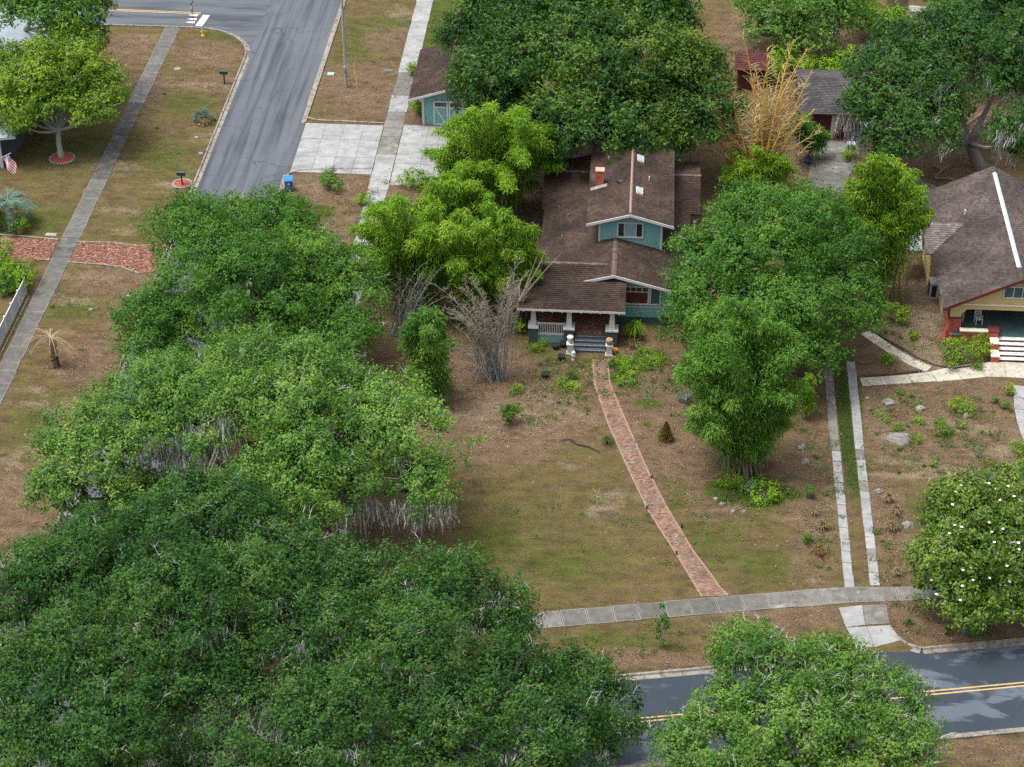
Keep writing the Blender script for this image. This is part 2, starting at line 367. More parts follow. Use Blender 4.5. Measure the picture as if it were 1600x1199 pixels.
def ground_material():
    m, n, l, p = _nodes('lawn_and_soil')
    pos = position(n, l); a = n.new('ShaderNodeAttribute'); a.attribute_name = 'soil'
    sp = n.new('ShaderNodeSeparateColor'); l.new(a.outputs['Color'], sp.inputs[0])
    big = noise(n, l, pos, .35, 5); midn = noise(n, l, pos, 1.6, 6, .65); fine = noise(n, l, pos, 11, 5, .75); vf = noise(n, l, pos, 30, 3, .8)
    lawn = ramp(n, l, mth(n, l, 'ADD', mth(n, l, 'MULTIPLY', big, .45), mth(n, l, 'MULTIPLY', midn, .55)),
                [(.36, (.11,.083,.058)), (.46, (.15,.118,.07)), (.56, (.155,.133,.065)), (.68, (.13,.14,.05))])
    litter = ramp(n, l, fine, [(.28, (.08,.055,.042)), (.45, (.16,.113,.086)), (.57, (.225,.168,.132)), (.72, (.36,.285,.23))])
    green = ramp(n, l, fine, [(.3, (.045,.075,.016)), (.5, (.085,.12,.028)), (.7, (.135,.155,.05))])
    sand = ramp(n, l, fine, [(.3, (.15,.115,.09)), (.5, (.24,.195,.155)), (.7, (.36,.31,.26))])
    def edge(w, lo=.35, hi=.62, amt=.55):
        s = mth(n, l, 'ADD', w, mth(n, l, 'MULTIPLY', mth(n, l, 'SUBTRACT', mth(n, l, 'ADD', mth(n, l, 'MULTIPLY', midn, .45), mth(n, l, 'MULTIPLY', fine, .55)), .5), amt*4.2))
        return ramp(n, l, s, [(lo, 0.0), (hi, 1.0)])
    c = mixc(n, l, edge(sp.outputs[1], .22, .7), lawn, green)
    c = mixc(n, l, mth(n, l, 'MULTIPLY', edge(sp.outputs[0], .3, .8), .85), c, litter)
    c = mixc(n, l, edge(sp.outputs[2], .45, .72, .8), c, sand)
    fleck = ramp(n, l, vf, [(.3, .66), (.5, 1.0), (.7, 1.4)])
    c = mixc(n, l, 1.0, c, ramp(n, l, noise(n, l, position(n, l, (.7, 1.4, 1)), .9, 7, .7), [(.32, .6), (.5, 1.0), (.68, 1.3)]), 'MULTIPLY')
    c = mixc(n, l, 1.0, c, fleck, 'MULTIPLY')
    c = mixc(n, l, 1.0, c, (.64,.59,.5), 'MULTIPLY')
    l.new(c, p.inputs['Base Color']); p.inputs['Roughness'].default_value = .95; p.inputs['Specular IOR Level'].default_value = .1
    bumped(n, l, p, mth(n, l, 'ADD', fine, mth(n, l, 'MULTIPLY', vf, .5)), .8, .05)
    return m
me.materials.append(ground_material())
ground = bpy.data.objects.new('ground', me); COL.objects.link(ground); tag(ground, 'dry lawn, leaf litter and bare sandy soil', kind='structure')

# ------------------------------------------------------------------ streets and kerbs
def sheet(name, polys, m, z, label):
    mb = MB()
    for p in polys: mb.face([(x, y, z) for x, y in p])
    return tag(mb.build(name, m), label, kind='structure')
sheet('side_street', [[(XL+.02, 60), (XR-.02, 60), (XR-.02, 1200), (XL+.02, 1200)]], M_ASPH, -.12, 'grey asphalt side street with dark streaks')
arc = [(XL-CR+CR*sin(a), YT0-CR+CR*cos(a)) for a in np.linspace(0, pi/2, 9)]
sheet('cross_street', [[(-220, YT0), (XL-CR, YT0), (XL-CR, YT1), (-220, YT1)], [(XL-CR, YT0)]+arc[1:]+[(XL+.3, YT0-CR), (XL+.3, YT1), (XL-CR, YT1)]], M_ASPHT, -.115, 'grey asphalt cross street at the far corner')
sheet('front_street', [[(-200, fy(-200, 'near')), (200, fy(200, 'near')), (200, fy(200, 'far')), (-200, fy(-200, 'far'))]], M_ASPHF, -.117, 'dark asphalt front street with pale worn patches')
def kerb(name, pts, label, side=1, piece=3.0):
    """kerb stone with gutter along pts; side = +1 when the road is to the left of the walk"""
    root = tag(bpy.data.objects.new(name, None), label, kind='structure'); COL.objects.link(root); root.location = (pts[0][0], pts[0][1], 0)
    P = [Vector((x, y, 0)) for x, y in pts]
    for a, b in zip(P, P[1:]):
        d = b-a; n = max(1, round(d.length/piece)); u = d.normalized(); w = Vector((-u.y, u.x, 0))*side
        for i in range(n):
            p = a+d*(i/n)+u*.012; q_ = a+d*((i+1)/n)-u*.012; j = R0.uniform(-.012, .012)
            prof = [(0, -.3), (0, .035), (.13, .03), (.17, -.085), (.46, -.1), (.46, -.3)]
            vs = [p+w*(s+j)+Vector((0,0,z)) for s, z in prof]+[q_+w*(s+j)+Vector((0,0,z)) for s, z in prof]
            k = len(prof); mb = MB(); mb.idx(vs, [(i2, (i2+1) % k, k+(i2+1) % k, k+i2) for i2 in range(k)]+[tuple(range(k-1, -1, -1)), tuple(range(k, 2*k))])
            mb.build('kerb_stone', M_KERB, root)
kerb('kerb', [(XL, 84), (XL, YT0-CR)]+[(x, y) for x, y in reversed(arc)][1:]+[(-62, YT0)], 'concrete kerb along the left side of the side street, rounding the corner', -1)
kerb('kerb', [(XR, 86), (XR, 143.9)], 'concrete kerb on the right of the side street below the driveway', 1)
kerb('kerb', [(XR, 152.9), (XR, 196)], 'concrete kerb on the right of the side street by the utility pole', 1)
kerb('kerb', [(-26.5, fy(-26.5, 'far')), (12.6, fy(12.6, 'far'))], 'concrete kerb of the front street left of the wheel strip driveway', -1)
kerb('kerb', [(16.0, fy(16.0, 'far')+1.2), (16.5, fy(16.5, 'far')+.45), (17.3, fy(17.3, 'far')), (45, fy(45, 'far'))], 'concrete kerb of the front street below the flowering magnolia', -1)
kerb('kerb', [(-45, fy(-45, 'near')), (45, fy(45, 'near'))], 'low concrete edge on the near side of the front street', 1)
def strip(name, a, b, w, m, z, label, cat):
    a, b = Vector((*a, z)), Vector((*b, z)); u = (b-a).normalized(); s = Vector((-u.y, u.x, 0))*w/2
    o = MB(); o.face([a-s, b-s, b+s, a+s]); return tag(o.build(name, m), label, cat)
for dy, nm in ((-.14, 'nearer'), (.14, 'farther')):
    strip('lane_line', (-40, fy(-40, 'mid')+dy), (60, fy(60, 'mid')+dy), .1, M_LINEY, -.112, f'yellow centre line of the front street, {nm} of the pair', 'road marking')
    strip('lane_line', (-50.3, 174.35+dy), (-40.6, 174.12+dy), .11, M_LINEY, -.11, f'yellow centre line of the cross street, {nm} of the pair', 'road marking')
strip('stop_bar', (-40.25, 170.95+.45), (-40.0, 173.75), .62, M_LINEW, -.11, 'white stop bar across the end of the cross street', 'road marking')
for k, q in enumerate([(303,24),(301,30),(298,35)]):
    c = G(*q, -.11); o = MB(); o.face([(c.x-.55, c.y, c.z), (c.x+.35, c.y-.22, c.z), (c.x+.35, c.y+.22, c.z)])
    tag(o.build('yield_triangle', M_LINEW), ['white road triangle before the stop bar, nearest the yellow line', 'white road triangle before the stop bar, middle of three', 'white road triangle before the stop bar, nearest the kerb'][k], 'road marking', 'white triangles at the stop bar')

# ------------------------------------------------------------------ walks made of slabs
def walk(name, pts, width, m, label, step=1.52, z=.03, alt=None, jit=.012, kind='structure', rim=None):
    """a run of slabs along the polyline pts; alt(y) may give another material"""
    root = tag(bpy.data.objects.new(name, None), label, kind=kind); COL.objects.link(root); root.location = (pts[0][0], pts[0][1], 0)
    P = [Vector((p[0], p[1], 0)) for p in pts]; Wd = width if not np.isscalar(width) else [width]*len(P)
    L = [0]
    for a, b in zip(P, P[1:]): L.append(L[-1]+(b-a).length)
    def at(s):
        for i in range(len(P)-1):
            if s <= L[i+1]+1e-6:
                k = (s-L[i])/(L[i+1]-L[i]); return P[i].lerp(P[i+1], k), Wd[i]+(Wd[i+1]-Wd[i])*k
        return P[-1], Wd[-1]
    def nrm(s):
        a = at(max(0, s-.3))[0]; b = at(min(L[-1], s+.3))[0]; u = (b-a).normalized(); return Vector((-u.y, u.x, 0)), u
    n = max(1, round(L[-1]/step))
    for i in range(n):
        s0, s1 = L[-1]*i/n, L[-1]*(i+1)/n
        (a, wa), (b, wb) = at(s0), at(s1); (na, ua), (nb, ub) = nrm(s0), nrm(s1)
        a = a+ua*.013; b = b-ub*.013; ks = 1+R0.uniform(-.03, .03); wa *= ks; wb *= ks*(1+R0.uniform(-.015, .015)); lat = na*R0.uniform(-.02, .02); a = a+lat; b = b+lat
        t = [R0.uniform(-jit, jit) for _ in range(4)]; top = [a-na*wa/2, b-nb*wb/2, b+nb*wb/2, a+na*wa/2]
        e = .02; mid = sum(top, Vector())/4
        vs = [p+Vector((0,0,-.12)) for p in top]+[p+Vector((0,0,z-.012+k)) for p, k in zip(top, t)]+[p+(mid-p).normalized()*e+Vector((0,0,z+k)) for p, k in zip(top, t)]
        vs += [p+(mid-p).normalized()*(e+R0.uniform(.03, .07))+Vector((0,0,z+k)) for p, k in zip(top, t)]
        mb = MB(); mb.idx(vs, [(12,13,14,15)]); i0 = len(mb.v)-16
        for r in (0, 1, 2):
            for j in range(4): mb.f.append((r*4+j, r*4+(j+1) % 4, (r+1)*4+(j+1) % 4, (r+1)*4+j)); mb.m.append(1 if r == 2 else 0); mb.t.append(.5)
        mm = alt((a+b)/2) if alt else m
        mb.build('paving_slab', [mm or m, rim if rim and mm != M_CONCD else (mm or m)], root)
    return root
walk('sidewalk', [(-42.48, 86), (-42.48, 128.2), (-42.5, 170.6)], 1.36, M_CONC, 'concrete slab sidewalk on the far left, past the dead palm', alt=lambda p: M_CONCD if (141.5 < p.y < 156 or 129.2 < p.y < 133.2) else (M_CONCB if 156 < p.y < 161 else None), rim=M_RIM)
walk('sidewalk', [(-20.25, 116), (-20.25, 190)], 1.56, M_CONCW, 'pale concrete slab sidewalk leading past the teal garage', alt=lambda p: M_CONCB if (148 < p.y < 156) or 159 < p.y < 162.5 else None)
walk('sidewalk', [(-20, 88.3), (-5.1, 91.2), (7.9, 93.78), (13, 94.75), (17.6, 95.25), (30, 97.3)], [1.43, 1.43, 1.43, 1.5, 1.15, 1.3], M_CONC, 'concrete slab sidewalk along the front street', alt=lambda p: M_CONCB if R0.random() < .35 or p.x > 9 else None, rim=M_RIM)
walk('wheel_strip', [(13.53, 95.5), (13.55, 108), (13.6, 119.5)], [.56, .55, .6], M_CONCW, 'left concrete wheel strip of the driveway', 1.15, jit=.03, alt=lambda p: M_CONCB if p.y > 109 and R0.random() < .85 else None)
walk('wheel_strip', [(15.05, 95.8), (15.1, 108), (15.22, 119.8)], [.56, .58, .58], M_CONCW, 'right concrete wheel strip of the driveway', 1.15, jit=.03, alt=lambda p: M_CONCB if R0.random() < .25 else None)
def slabs(name, quads, mats, label, z=.025):
    root = tag(bpy.data.objects.new(name, None), label, kind='structure'); COL.objects.link(root); root.location = (*quads[0][0], 0)
    for i, qd in enumerate(quads):
        mid = sum((Vector((*p, 0)) for p in qd), Vector())/len(qd); mb = MB(); zz = z+R0.uniform(-.008, .008)
        pl = [Vector((*p, zz))+(mid-Vector((*p, 0))).normalized()*.02 for p in qd]
        mb.prism(pl, (0,0,-.12)); mb.build('paving_slab', mats[i % len(mats)], root)
xs = [XR+.02, -25.9, -24.3, -22.7, -21.08]; ys = [144.2, 147.0, 150.0, 152.7]
slabs('driveway', [[(xs[i], ys[j]), (xs[i+1], ys[j]), (xs[i+1], ys[j+1]), (xs[i], ys[j+1])] for i in range(4) for j in range(3)], [M_CONCW], 'pale concrete driveway between the side street and the sidewalk')
xs = [-19.42, -17.3, -15.2, -13.0]; ys = [142.6, 146.2, 149.6, 152.9]
slabs('driveway', [[(xs[i], ys[j]), (xs[i+1], ys[j]), (xs[i+1], ys[j+1]), (xs[i], ys[j+1])] for i in range(3) for j in range(3)], [M_CONCW], 'concrete driveway in front of the teal garage')
g2 = lambda u, v: tuple(G(u, v))[:2]
slabs('driveway_apron', [[g2(1310,950),g2(1347,946),g2(1352,977),g2(1322,981)], [g2(1347,946),g2(1385,945),g2(1390,975),g2(1352,977)], [g2(1322,981),g2(1354,979),g2(1366,1012),g2(1340,1014)], [g2(1354,979),g2(1391,977),g2(1408,1001),g2(1366,1012)]],
      [M_CONCW, M_CONCB, M_CONCW], 'cracked pale concrete driveway apron at the front street')
walk('garden_path', [g2(1345,597), g2(1400,594), g2(1450,590), g2(1500,583), g2(1545,576), g2(1610,580)], [.95, .95, 1.15, 1.6, 1.9, 1.9], M_SAND, 'pale concrete walk from the wheel strips to the red steps', 1.7)
walk('garden_path', [g2(1352,519), g2(1375,535), g2(1402,554), g2(1428,568), g2(1452,577)], .85, M_SAND, 'curving concrete walk behind the planting bed', 1.4, z=.022)
walk('garden_path', [g2(1592,603), g2(1594,640), g2(1601,672), g2(1615,700)], .8, M_CONCW, 'pale concrete front walk at the right edge', 1.4)
walk('garage_drive', [g2(1285,300), g2(1300,262), g2(1312,222)], [3.0, 3.2, 4.0], M_CONCB, 'old concrete drive leading to the maroon garage', 1.7)
walk('garage_drive', [g2(1410,300), g2(1440,282)], [4.4, 3.2], M_CONCB, 'grey concrete pad behind the brown roofed house', 2)
for k, pts in enumerate([[(1352,512),(1380,528),(1410,545),(1432,558),(1460,570),(1490,576),(1520,572),(1546,563)], [(1352,588),(1400,585),(1440,580)]]):
    mb = MB(); P = [G(*p, .03) for p in pts]
    mb.tube(P, .07, 6); tag(mb.build('bed_edging', M_BLACK), ['dark curved bed edging beside the brick porch shrub', 'dark bed edging along the small triangular bed'][k], 'edging')
for k, (ya, yb, pts) in enumerate([(0, 0, [(120,378),(180,380),(215,385),(255,381)]), (0, 0, [(106,410),(160,414),(190,418),(218,428)]), (0, 0, [(0,367),(40,370),(91,375)]), (0, 0, [(57,406),(77,407)]), (0, 0, [(478,183),(492,188),(540,190),(602,193)]), (0,0,[(452,271),(470,266),(520,264),(582,264)])]):
    mb = MB(); P = [G(*p, .0) for p in pts]
    for a, b in zip(P, P[1:]):
        u = (b-a).normalized(); s = Vector((-u.y, u.x, 0))*.07
        mb.prism([a-s, b-s, b+s, a+s], (0,0,.06))
    tag(mb.build('edging_strip', M_KERB), ['concrete edging on the far side of the brick driveway', 'concrete edging on the near side of the brick driveway', 'concrete edging of the brick drive by the potted plant', 'short concrete edging beside the yellow green hedge', 'curved concrete edging at the far side of the pale driveway', 'concrete edging behind the small round shrub'][k], 'edging')

# ------------------------------------------------------------------ brick path and brick driveway
pl_ = [(926,562),(927,580),(929,600),(950,662),(980,730),(1012,797),(1057,867),(1077,900),(1090,922),(1097,933)]
pr_ = [(950,562),(951,580),(953,600),(975,652),(1010,732),(1040,790),(1082,860),(1112,900),(1126,920),(1138,931)]
PL = [G(*p) for p in pl_]; PRt = [G(*p) for p in pr_]
root = tag(bpy.data.objects.new('brick_path', None), 'red brick path running diagonally across the lawn to the porch', kind='structure'); COL.objects.link(root); root.location = PL[0]
bed = MB(); bricks = MB(); edge = MB()
for i in range(len(PL)-1):
    bed.face([PL[i]+Vector((0,0,.012)), PL[i+1]+Vector((0,0,.012)), PRt[i+1]+Vector((0,0,.012)), PRt[i]+Vector((0,0,.012))])
bed.build('path_bed', M_STONE, root)
def pathpt(s, w):
    i = min(int(s), len(PL)-2); k = s-i
    return (PL[i].lerp(PL[i+1], k)).lerp(PRt[i].lerp(PRt[i+1], k), w)
tot = 0
for i in range(len(PL)-1):
    ln = ((PL[i+1]-PL[i]).length+(PRt[i+1]-PRt[i]).length)/2; n = max(1, round(ln/.115))
    for r in range(n):
        s0 = i+r/n; s1 = i+(r+1)/n
        a0, a1, b0, b1 = pathpt(s0, 0), pathpt(s1, 0), pathpt(s0, 1), pathpt(s1, 1)
        wd = (b0-a0).length; k = max(3, round(wd/.21)); off = .5 if (r+i) % 2 else 0
        for c in range(-1, k+1):
            w0, w1 = max((c+off)/k, .0), min((c+1+off)/k, 1.0)
            if w1-w0 < .04: continue
            w0 += .004; w1 -= .004; t = R0.random(); z = .03+R0.uniform(-.008, .008)
            f = lambda s, w: pathpt(s, w)+Vector((0,0,z))
            e = (s1-s0)*.08
            edgeb = (w0 < .02 or w1 > .985)
            qd = [f(s0+e, w0), f(s1-e, w0), f(s1-e, w1), f(s0+e, w1)]
            bricks.prism(qd, (0,0,-.03), 0, .85 if edgeb and R0.random() < .6 else t)
for sd in (PL, PRt):
    for a, b in zip(sd, sd[1:]):
        d = b-a; n = max(1, round(d.length/.22)); u = d.normalized(); w = Vector((-u.y, u.x, 0))*.05
        for r in range(n):
            p = a+d*(r/n)+u*.008; q_ = a+d*((r+1)/n)-u*.008
            edge.prism([v+Vector((0,0,.045+R0.uniform(-.008, .008))) for v in (p-w, q_-w, q_+w, p+w)], (0,0,-.05), 0, R0.uniform(.7, 1))
tag(bricks.build('brick', M_BRICK, root), kind='stuff'); tag(edge.build('edge_brick', mat('edge_brick_pale', [(.19,.115,.09),(.25,.165,.135)], 3, .9, tone=.25), root), kind='stuff')
for nm, lab, qd in (('brick_driveway', 'broken red brick driveway between the left sidewalk and the side street', [(122,380),(262,384),(246,424),(218,428),(190,418),(108,410)]), ('brick_driveway', 'broken red brick drive left of the sidewalk, by the hedge', [(2,370),(90,377),(76,407),(0,412)])):
    P = [G(*p) for p in qd]; c = sum(P, Vector())/len(P)
    root = tag(bpy.data.objects.new(nm, None), lab, kind='structure'); COL.objects.link(root); root.location = c
    b = MB(); b.face([p+Vector((0,0,.015)) for p in P]); b.build('soil_bed', mat('red_soil', [(.10,.05,.04),(.16,.085,.065),(.2,.12,.09)], 3, .95, .4), root)
    mb = MB(); x0, x1 = min(p.x for p in P), max(p.x for p in P); y0, y1 = min(p.y for p in P), max(p.y for p in P)
    def inside(x, y):
        s = [((P[(i+1) % len(P)].x-p.x)*(y-p.y)-(P[(i+1) % len(P)].y-p.y)*(x-p.x)) for i, p in enumerate(P)]
        return sum(1 for i, p in enumerate(P) if ((p.y > y) != (P[i-1].y > y)) and x < (P[i-1].x-p.x)*(y-p.y)/(P[i-1].y-p.y)+p.x) % 2 == 1
    y = y0; r = 0
    while y < y1:
        x = x0+(r % 2)*.12
        while x < x1:
            if inside(x, y) and R0.random() < .8:
                tl = Matrix.Rotation(R0.gauss(0, .25), 3, 'X')@Matrix.Rotation(R0.gauss(0, .3), 3, 'Y')@Matrix.Rotation(R0.gauss(.3, .5), 3, 'Z')
                mb.rbox((x+R0.uniform(-.04, .04), y+R0.uniform(-.04, .04), .03), (R0.uniform(.12, .22), .1, .07), ax=tl, t=R0.random()**1.6)
            x += .24
        y += .17; r += 1
    tag(mb.build('brick', M_RUBBLE, root), kind='stuff')

# ------------------------------------------------------------------ houses
def shingle(name, base, pale, dark, sc=.5):
    return mat(name, [tuple(x*.75 for x in base), base, tuple((x*.5+y*.5) for x, y in zip(base, pale))], .5, .9, .35, 30, tone=.3,
               stain=[(tuple((x+y)/2 for x, y in zip(base, pale)), .3, .5, .75), (dark, .2, .42, .7, (1, 1, .6)), (pale, 3.5, .66, .8)])
M_SH1 = shingle('brown_shingle', (.044,.028,.021), (.105,.07,.054), (.013,.0105,.0095))
M_SH2 = shingle('taupe_shingle', (.066,.051,.046), (.14,.115,.108), (.032,.026,.025))
M_SH2P = shingle('pale_bay_shingle', (.19,.165,.16), (.29,.265,.26), (.1,.085,.08))  # paler than the taupe shingle, only on the bay roofs' front slopes
M_SH3 = shingle('slate_shingle', (.062,.058,.063), (.11,.106,.112), (.034,.032,.034))
M_TEAL = mat('teal_siding', [(.14,.32,.31),(.17,.36,.35)], 1.5, .7, tone=.06, stain=((.09,.18,.17), 1.2, .6, .8))
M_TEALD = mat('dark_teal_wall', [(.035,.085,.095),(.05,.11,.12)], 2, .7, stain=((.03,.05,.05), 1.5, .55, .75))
M_SLATE = mat('slate_blue_masonry', [(.045,.055,.068),(.065,.078,.092)], 3, .8, .3, 20)
M_STEP = mat('blue_grey_step', [(.05,.06,.072),(.075,.087,.1)], 3, .7)
M_STEPL = mat('worn_step_nosing', [(.16,.18,.2),(.22,.24,.26)], 5, .8)
M_GLASS = mat('dark_window_glass', [(.012,.014,.017),(.03,.034,.04)], 1.5, .08, spec=.6)
M_BLIND = mat('pale_window_blind', [(.17,.28,.31),(.24,.36,.39)], 3, .4)
M_ROOM = mat('dim_red_room', [(.05,.02,.015),(.1,.04,.03)], 2, .6)
M_TILE = mat('porch_floor_brick', [(.16,.07,.05),(.24,.11,.08),(.30,.17,.13)], 4, .8, tone=.4)
M_CHIM = mat('red_chimney_brick', [(.33,.085,.05),(.42,.13,.08)], 5, .9, tone=.3)
M_CREAM = mat('cream_yellow_siding', [(.45,.35,.16),(.52,.41,.2)], 1.5, .75, tone=.05)
M_CREAMT = mat('cream_trim', [(.58,.54,.42),(.66,.62,.5)], 2, .7)
M_MAROON = mat('maroon_paint', [(.085,.015,.02),(.12,.025,.03)], 2.5, .65)
M_PBRICK = mat('red_porch_brick', [(.30,.07,.045),(.40,.115,.07)], 6, .85, .3, 25, tone=.3)
M_PFLOOR = mat('green_porch_floor', [(.035,.075,.075),(.06,.095,.095)], 2, .5, stain=((.12,.12,.11), 1.5, .55, .8))
M_RIDGE = mat('pink_ridge_metal', [(.26,.17,.16),(.34,.24,.22)], 3, .7)
M_RIDGEB = mat('pale_blue_ridge_metal', [(.36,.42,.46),(.45,.51,.55)], 3, .5)
M_SKYL = mat('skylight_plastic', [(.28,.31,.34),(.36,.39,.42)], 2, .4)
M_PALE = mat('pale_metal_roof', [(.2,.24,.27),(.27,.31,.34)], 1.2, .5, stain=((.25,.29,.3), 1, .55, .75))

def roof_slope(name, poly, parent, m, th=.1, row=.19, tab=.3, trim=None, base=None):
    """a solid roof plane of the convex polygon poly (counter-clockwise seen from above) carrying its shingles"""
    P = [Vector(p) for p in poly]; n = (P[1]-P[0]).cross(P[2]-P[0]).normalized()
    if n.z < 0: P.reverse(); n = -n
    mb = MB(); mb.prism([p for p in P], -n*th, 0)
    o = mb.build(name, base or m, parent)
    sh = MB(); courses(sh, [p+n*.004 for p in P], n, row, tab, .035, .03)
    s = sh.build('shingle', m, o); tag(s, kind='stuff')
    return o
def board(name, a, b, up, th, m, parent, out):
    """a trim board from a to b, height vector up, thickness vector out*th"""
    a, b, up = Vector(a), Vector(b), Vector(up); mb = MB(); mb.prism([a, b, b+up, a+up], Vector(out)*th); return mb.build(name, m, parent)
def siding(name, poly, n, parent, m, row=.14, back=.12):
    n = Vector(n).normalized(); mb = MB(); mb.prism([Vector(p) for p in poly], -n*back)
    courses(mb, [Vector(p)+n*.003 for p in poly], n, row, None, .02, tv=.6)
    return mb.build(name, m, parent)
def window(parent, x0, x1, y, z0, z1, cols, glass, fr=.09, top=0, out=-1, name='window'):
    """window in an upright wall facing -Y: frame with panes as sub-parts; cols = pane widths"""
    mb = MB(); d0, d1 = y-.07, y+.02
    mb.bx(x0-fr, x1+fr, d0, d1, z1, z1+fr); mb.bx(x0-fr, x1+fr, d0-.02, d1, z0-fr, z0); mb.bx(x0-fr, x0, d0, d1, z0, z1); mb.bx(x1, x1+fr, d0, d1, z0, z1)
    tw = sum(cols); x = x0; zt = z1-top
    for w in cols[:-1]:
        x += (x1-x0)*w/tw; mb.bx(x-.025, x+.025, d0+.01, d1, z0, zt if top else z1)
    if top:
        mb.bx(x0, x1, d0+.012, d1, zt-.03, zt+.03)
        k = max(2, round((x1-x0)/.42))
        for i in range(1, k): xx = x0+(x1-x0)*i/k; mb.bx(xx-.03, xx+.03, d0+.014, d1, zt+.03, z1)
    w = mb.build(name, M_WHITE, parent)
    x = x0
    for i, c in enumerate(cols):
        xa = x; x += (x1-x0)*c/tw; p = MB(); p.bx(xa+.026, x-.026, y-.03, y-.01, z0, zt-.03 if top else z1); p.build('pane', glass[i % len(glass)], w)
    if top:
        k = max(2, round((x1-x0)/.42))
        for i in range(k):
            p = MB(); p.bx(x0+(x1-x0)*i/k+.031, x0+(x1-x0)*(i+1)/k-.031, y-.03, y-.01, zt+.03, z1); p.build('pane', M_GLASS, w)
    return w

# ---- the teal bungalow
H = thing('bungalow', 'teal bungalow with stained brown shingle roofs, white trim and a brick floored porch', 'house', (-1.5, 130, 0))
RX, RZ = -1.31, 4.30; SL = .268
def mz(x): return RZ-SL*abs(x-RX)
roof_slope('roof', [(-6.75,128.9,mz(-6.75)),(-6.75,141.8,mz(-6.75)),(RX,141.8,RZ),(RX,123.0,RZ),(-3.6,123.0,mz(-3.6)),(-3.6,128.9-2,mz(-3.6))] if False else [(-6.75,123.6,mz(-6.75)),(RX,123.6,RZ),(RX,141.8,RZ),(-6.75,141.8,mz(-6.75))], H, M_SH1)
roof_slope('roof', [(RX,123.0,RZ),(4.1,123.0,mz(4.1)),(4.1,141.8,mz(4.1)),(RX,141.8,RZ)], H, M_SH1)
roof_slope('roof', [(-3.75,123.0,mz(-3.75)),(RX,123.0,RZ),(RX,123.62,RZ),(-3.75,123.62,mz(-3.75))], H, M_SH1)
PY0, PR, PYR = 120.3, 4.22, 124.65; PE = 3.02; ps = (PR-PE)/(PYR-PY0)
roof_slope('porch_roof', [(-7.85,PY0,PE),(-.4,PY0,PE),(-.4,122.99,PE+ps*(122.99-PY0)),(-.9,124.1,PE+ps*(124.1-PY0)),(-1.7,PYR,PR),(-7.85,PYR,PR)], H, M_SH1)
roof_slope('porch_roof', [(-7.85,PYR,PR),(-1.7,PYR,PR),(-4.0,128.0,PR-ps*(128.0-PYR)),(-7.85,128.9,PR-ps*(128.9-PYR))], H, M_SH1)
CY, CZ = 138.6, 3.95
roof_slope('roof', [(-6.95,134.6,2.8),(4.85,134.6,2.8),(4.85,CY,CZ),(-6.95,CY,CZ)], H, M_SH1)
roof_slope('roof', [(-6.95,CY,CZ),(4.85,CY,CZ),(4.85,142.9,2.75),(-6.95,142.9,2.75)], H, M_SH1)
for a, b in (((-7.85,PYR,PR+.03),(-1.9,PYR,PR+.03)), ((RX,123.02,RZ+.03),(RX,128.2,RZ+.03)), ((-6.95,CY,CZ+.03),(-3.3,CY,CZ+.03)), ((2.6,CY,CZ+.03),(4.85,CY,CZ+.03))):
    a, b = Vector(a), Vector(b); n = max(1, round((b-a).length/.25))
    mb = MB()
    for i in range(n):
        p = a.lerp(b, i/n); q_ = a.lerp(b, (i+1)/n+.02); u = (b-a).normalized(); s = Vector((-u.y, u.x, 0))*.17; dz = Vector((0,0,.045))
        t = R0.random()
        mb.face([p-s-dz, q_-s-dz, q_, p+Vector((0,0,.012))], 0, t); mb.face([p+Vector((0,0,.012)), q_, q_+s-dz, p+s-dz], 0, t)
    tag(mb.build('ridge_cap', mat('ridge_shingle', [(.09,.062,.054),(.135,.098,.087)], 3, .9, tone=.25), H), kind='stuff')
# upper storey
UX, UP, UE = -.33, 6.55, 5.66; UY0, UY1 = 127.63, 139.1; us = (UP-UE)/3.08
roof_slope('upper_roof', [(UX-3.08,UY0,UE),(UX,UY0,UP),(UX,UY1,UP),(UX-3.08,UY1,UE)], H, M_SH1)
roof_slope('upper_roof', [(UX,UY0,UP),(UX+3.12,UY0,UE),(UX+3.12,UY1,UE),(UX,UY1,UP)], H, M_SH1)
mb = MB(); mb.prism([(UX-.09,UY0+.25,UP-.01),(UX+.09,UY0+.25,UP-.01),(UX,UY0+.25,UP+.07)], (0, UY1-UY0-1.2, 0)); mb.build('ridge_vent', M_RIDGE, H)
siding('wall', [(-2.5,128.23,3.2),(1.97,128.23,3.2),(1.97,128.23,UP-us*2.3),(UX,128.23,UP-.02),(-2.5,128.23,UP-us*2.17)], (0,-1,0), H, M_TEAL)
siding('wall', [(-2.5,138.5,2.8),(-2.5,128.26,2.8),(-2.5,128.26,5.75),(-2.5,138.5,5.75)], (-1,0,0), H, M_TEAL)
siding('wall', [(1.97,128.26,2.8),(1.97,138.5,2.8),(1.97,138.5,5.75),(1.97,128.26,5.75)], (1,0,0), H, M_TEAL)
siding('wall', [(1.97,138.52,2.8),(-2.5,138.52,2.8),(-2.5,138.52,5.8),(UX,138.52,6.5),(1.97,138.52,5.8)], (0,1,0), H, M_TEAL)
def rake(xa, za, xb, zb, y, m=M_WHITE, h=.2, dz=.03):
    board('rake_board', (xa, y, za-h+dz), (xb, y, zb-h+dz), (0,0,h), .05, m, H, (0,-1,0))
rake(UX-3.1, UE, UX, UP, UY0-.002); rake(UX+3.14, UE, UX+.001, UP, UY0-.002)
rake(-3.6, mz(-3.6), RX, RZ, 122.998); rake(4.1, mz(4.1), RX+.001, RZ, 122.998)
board('corner_board', (-2.56,128.2,3.7), (-2.4,128.2,3.7), (0,0,1.9), .05, M_WHITE, H, (0,-1,0))
board('corner_board', (1.86,128.2,3.4), (2.02,128.2,3.4), (0,0,2.25), .05, M_WHITE, H, (0,-1,0))
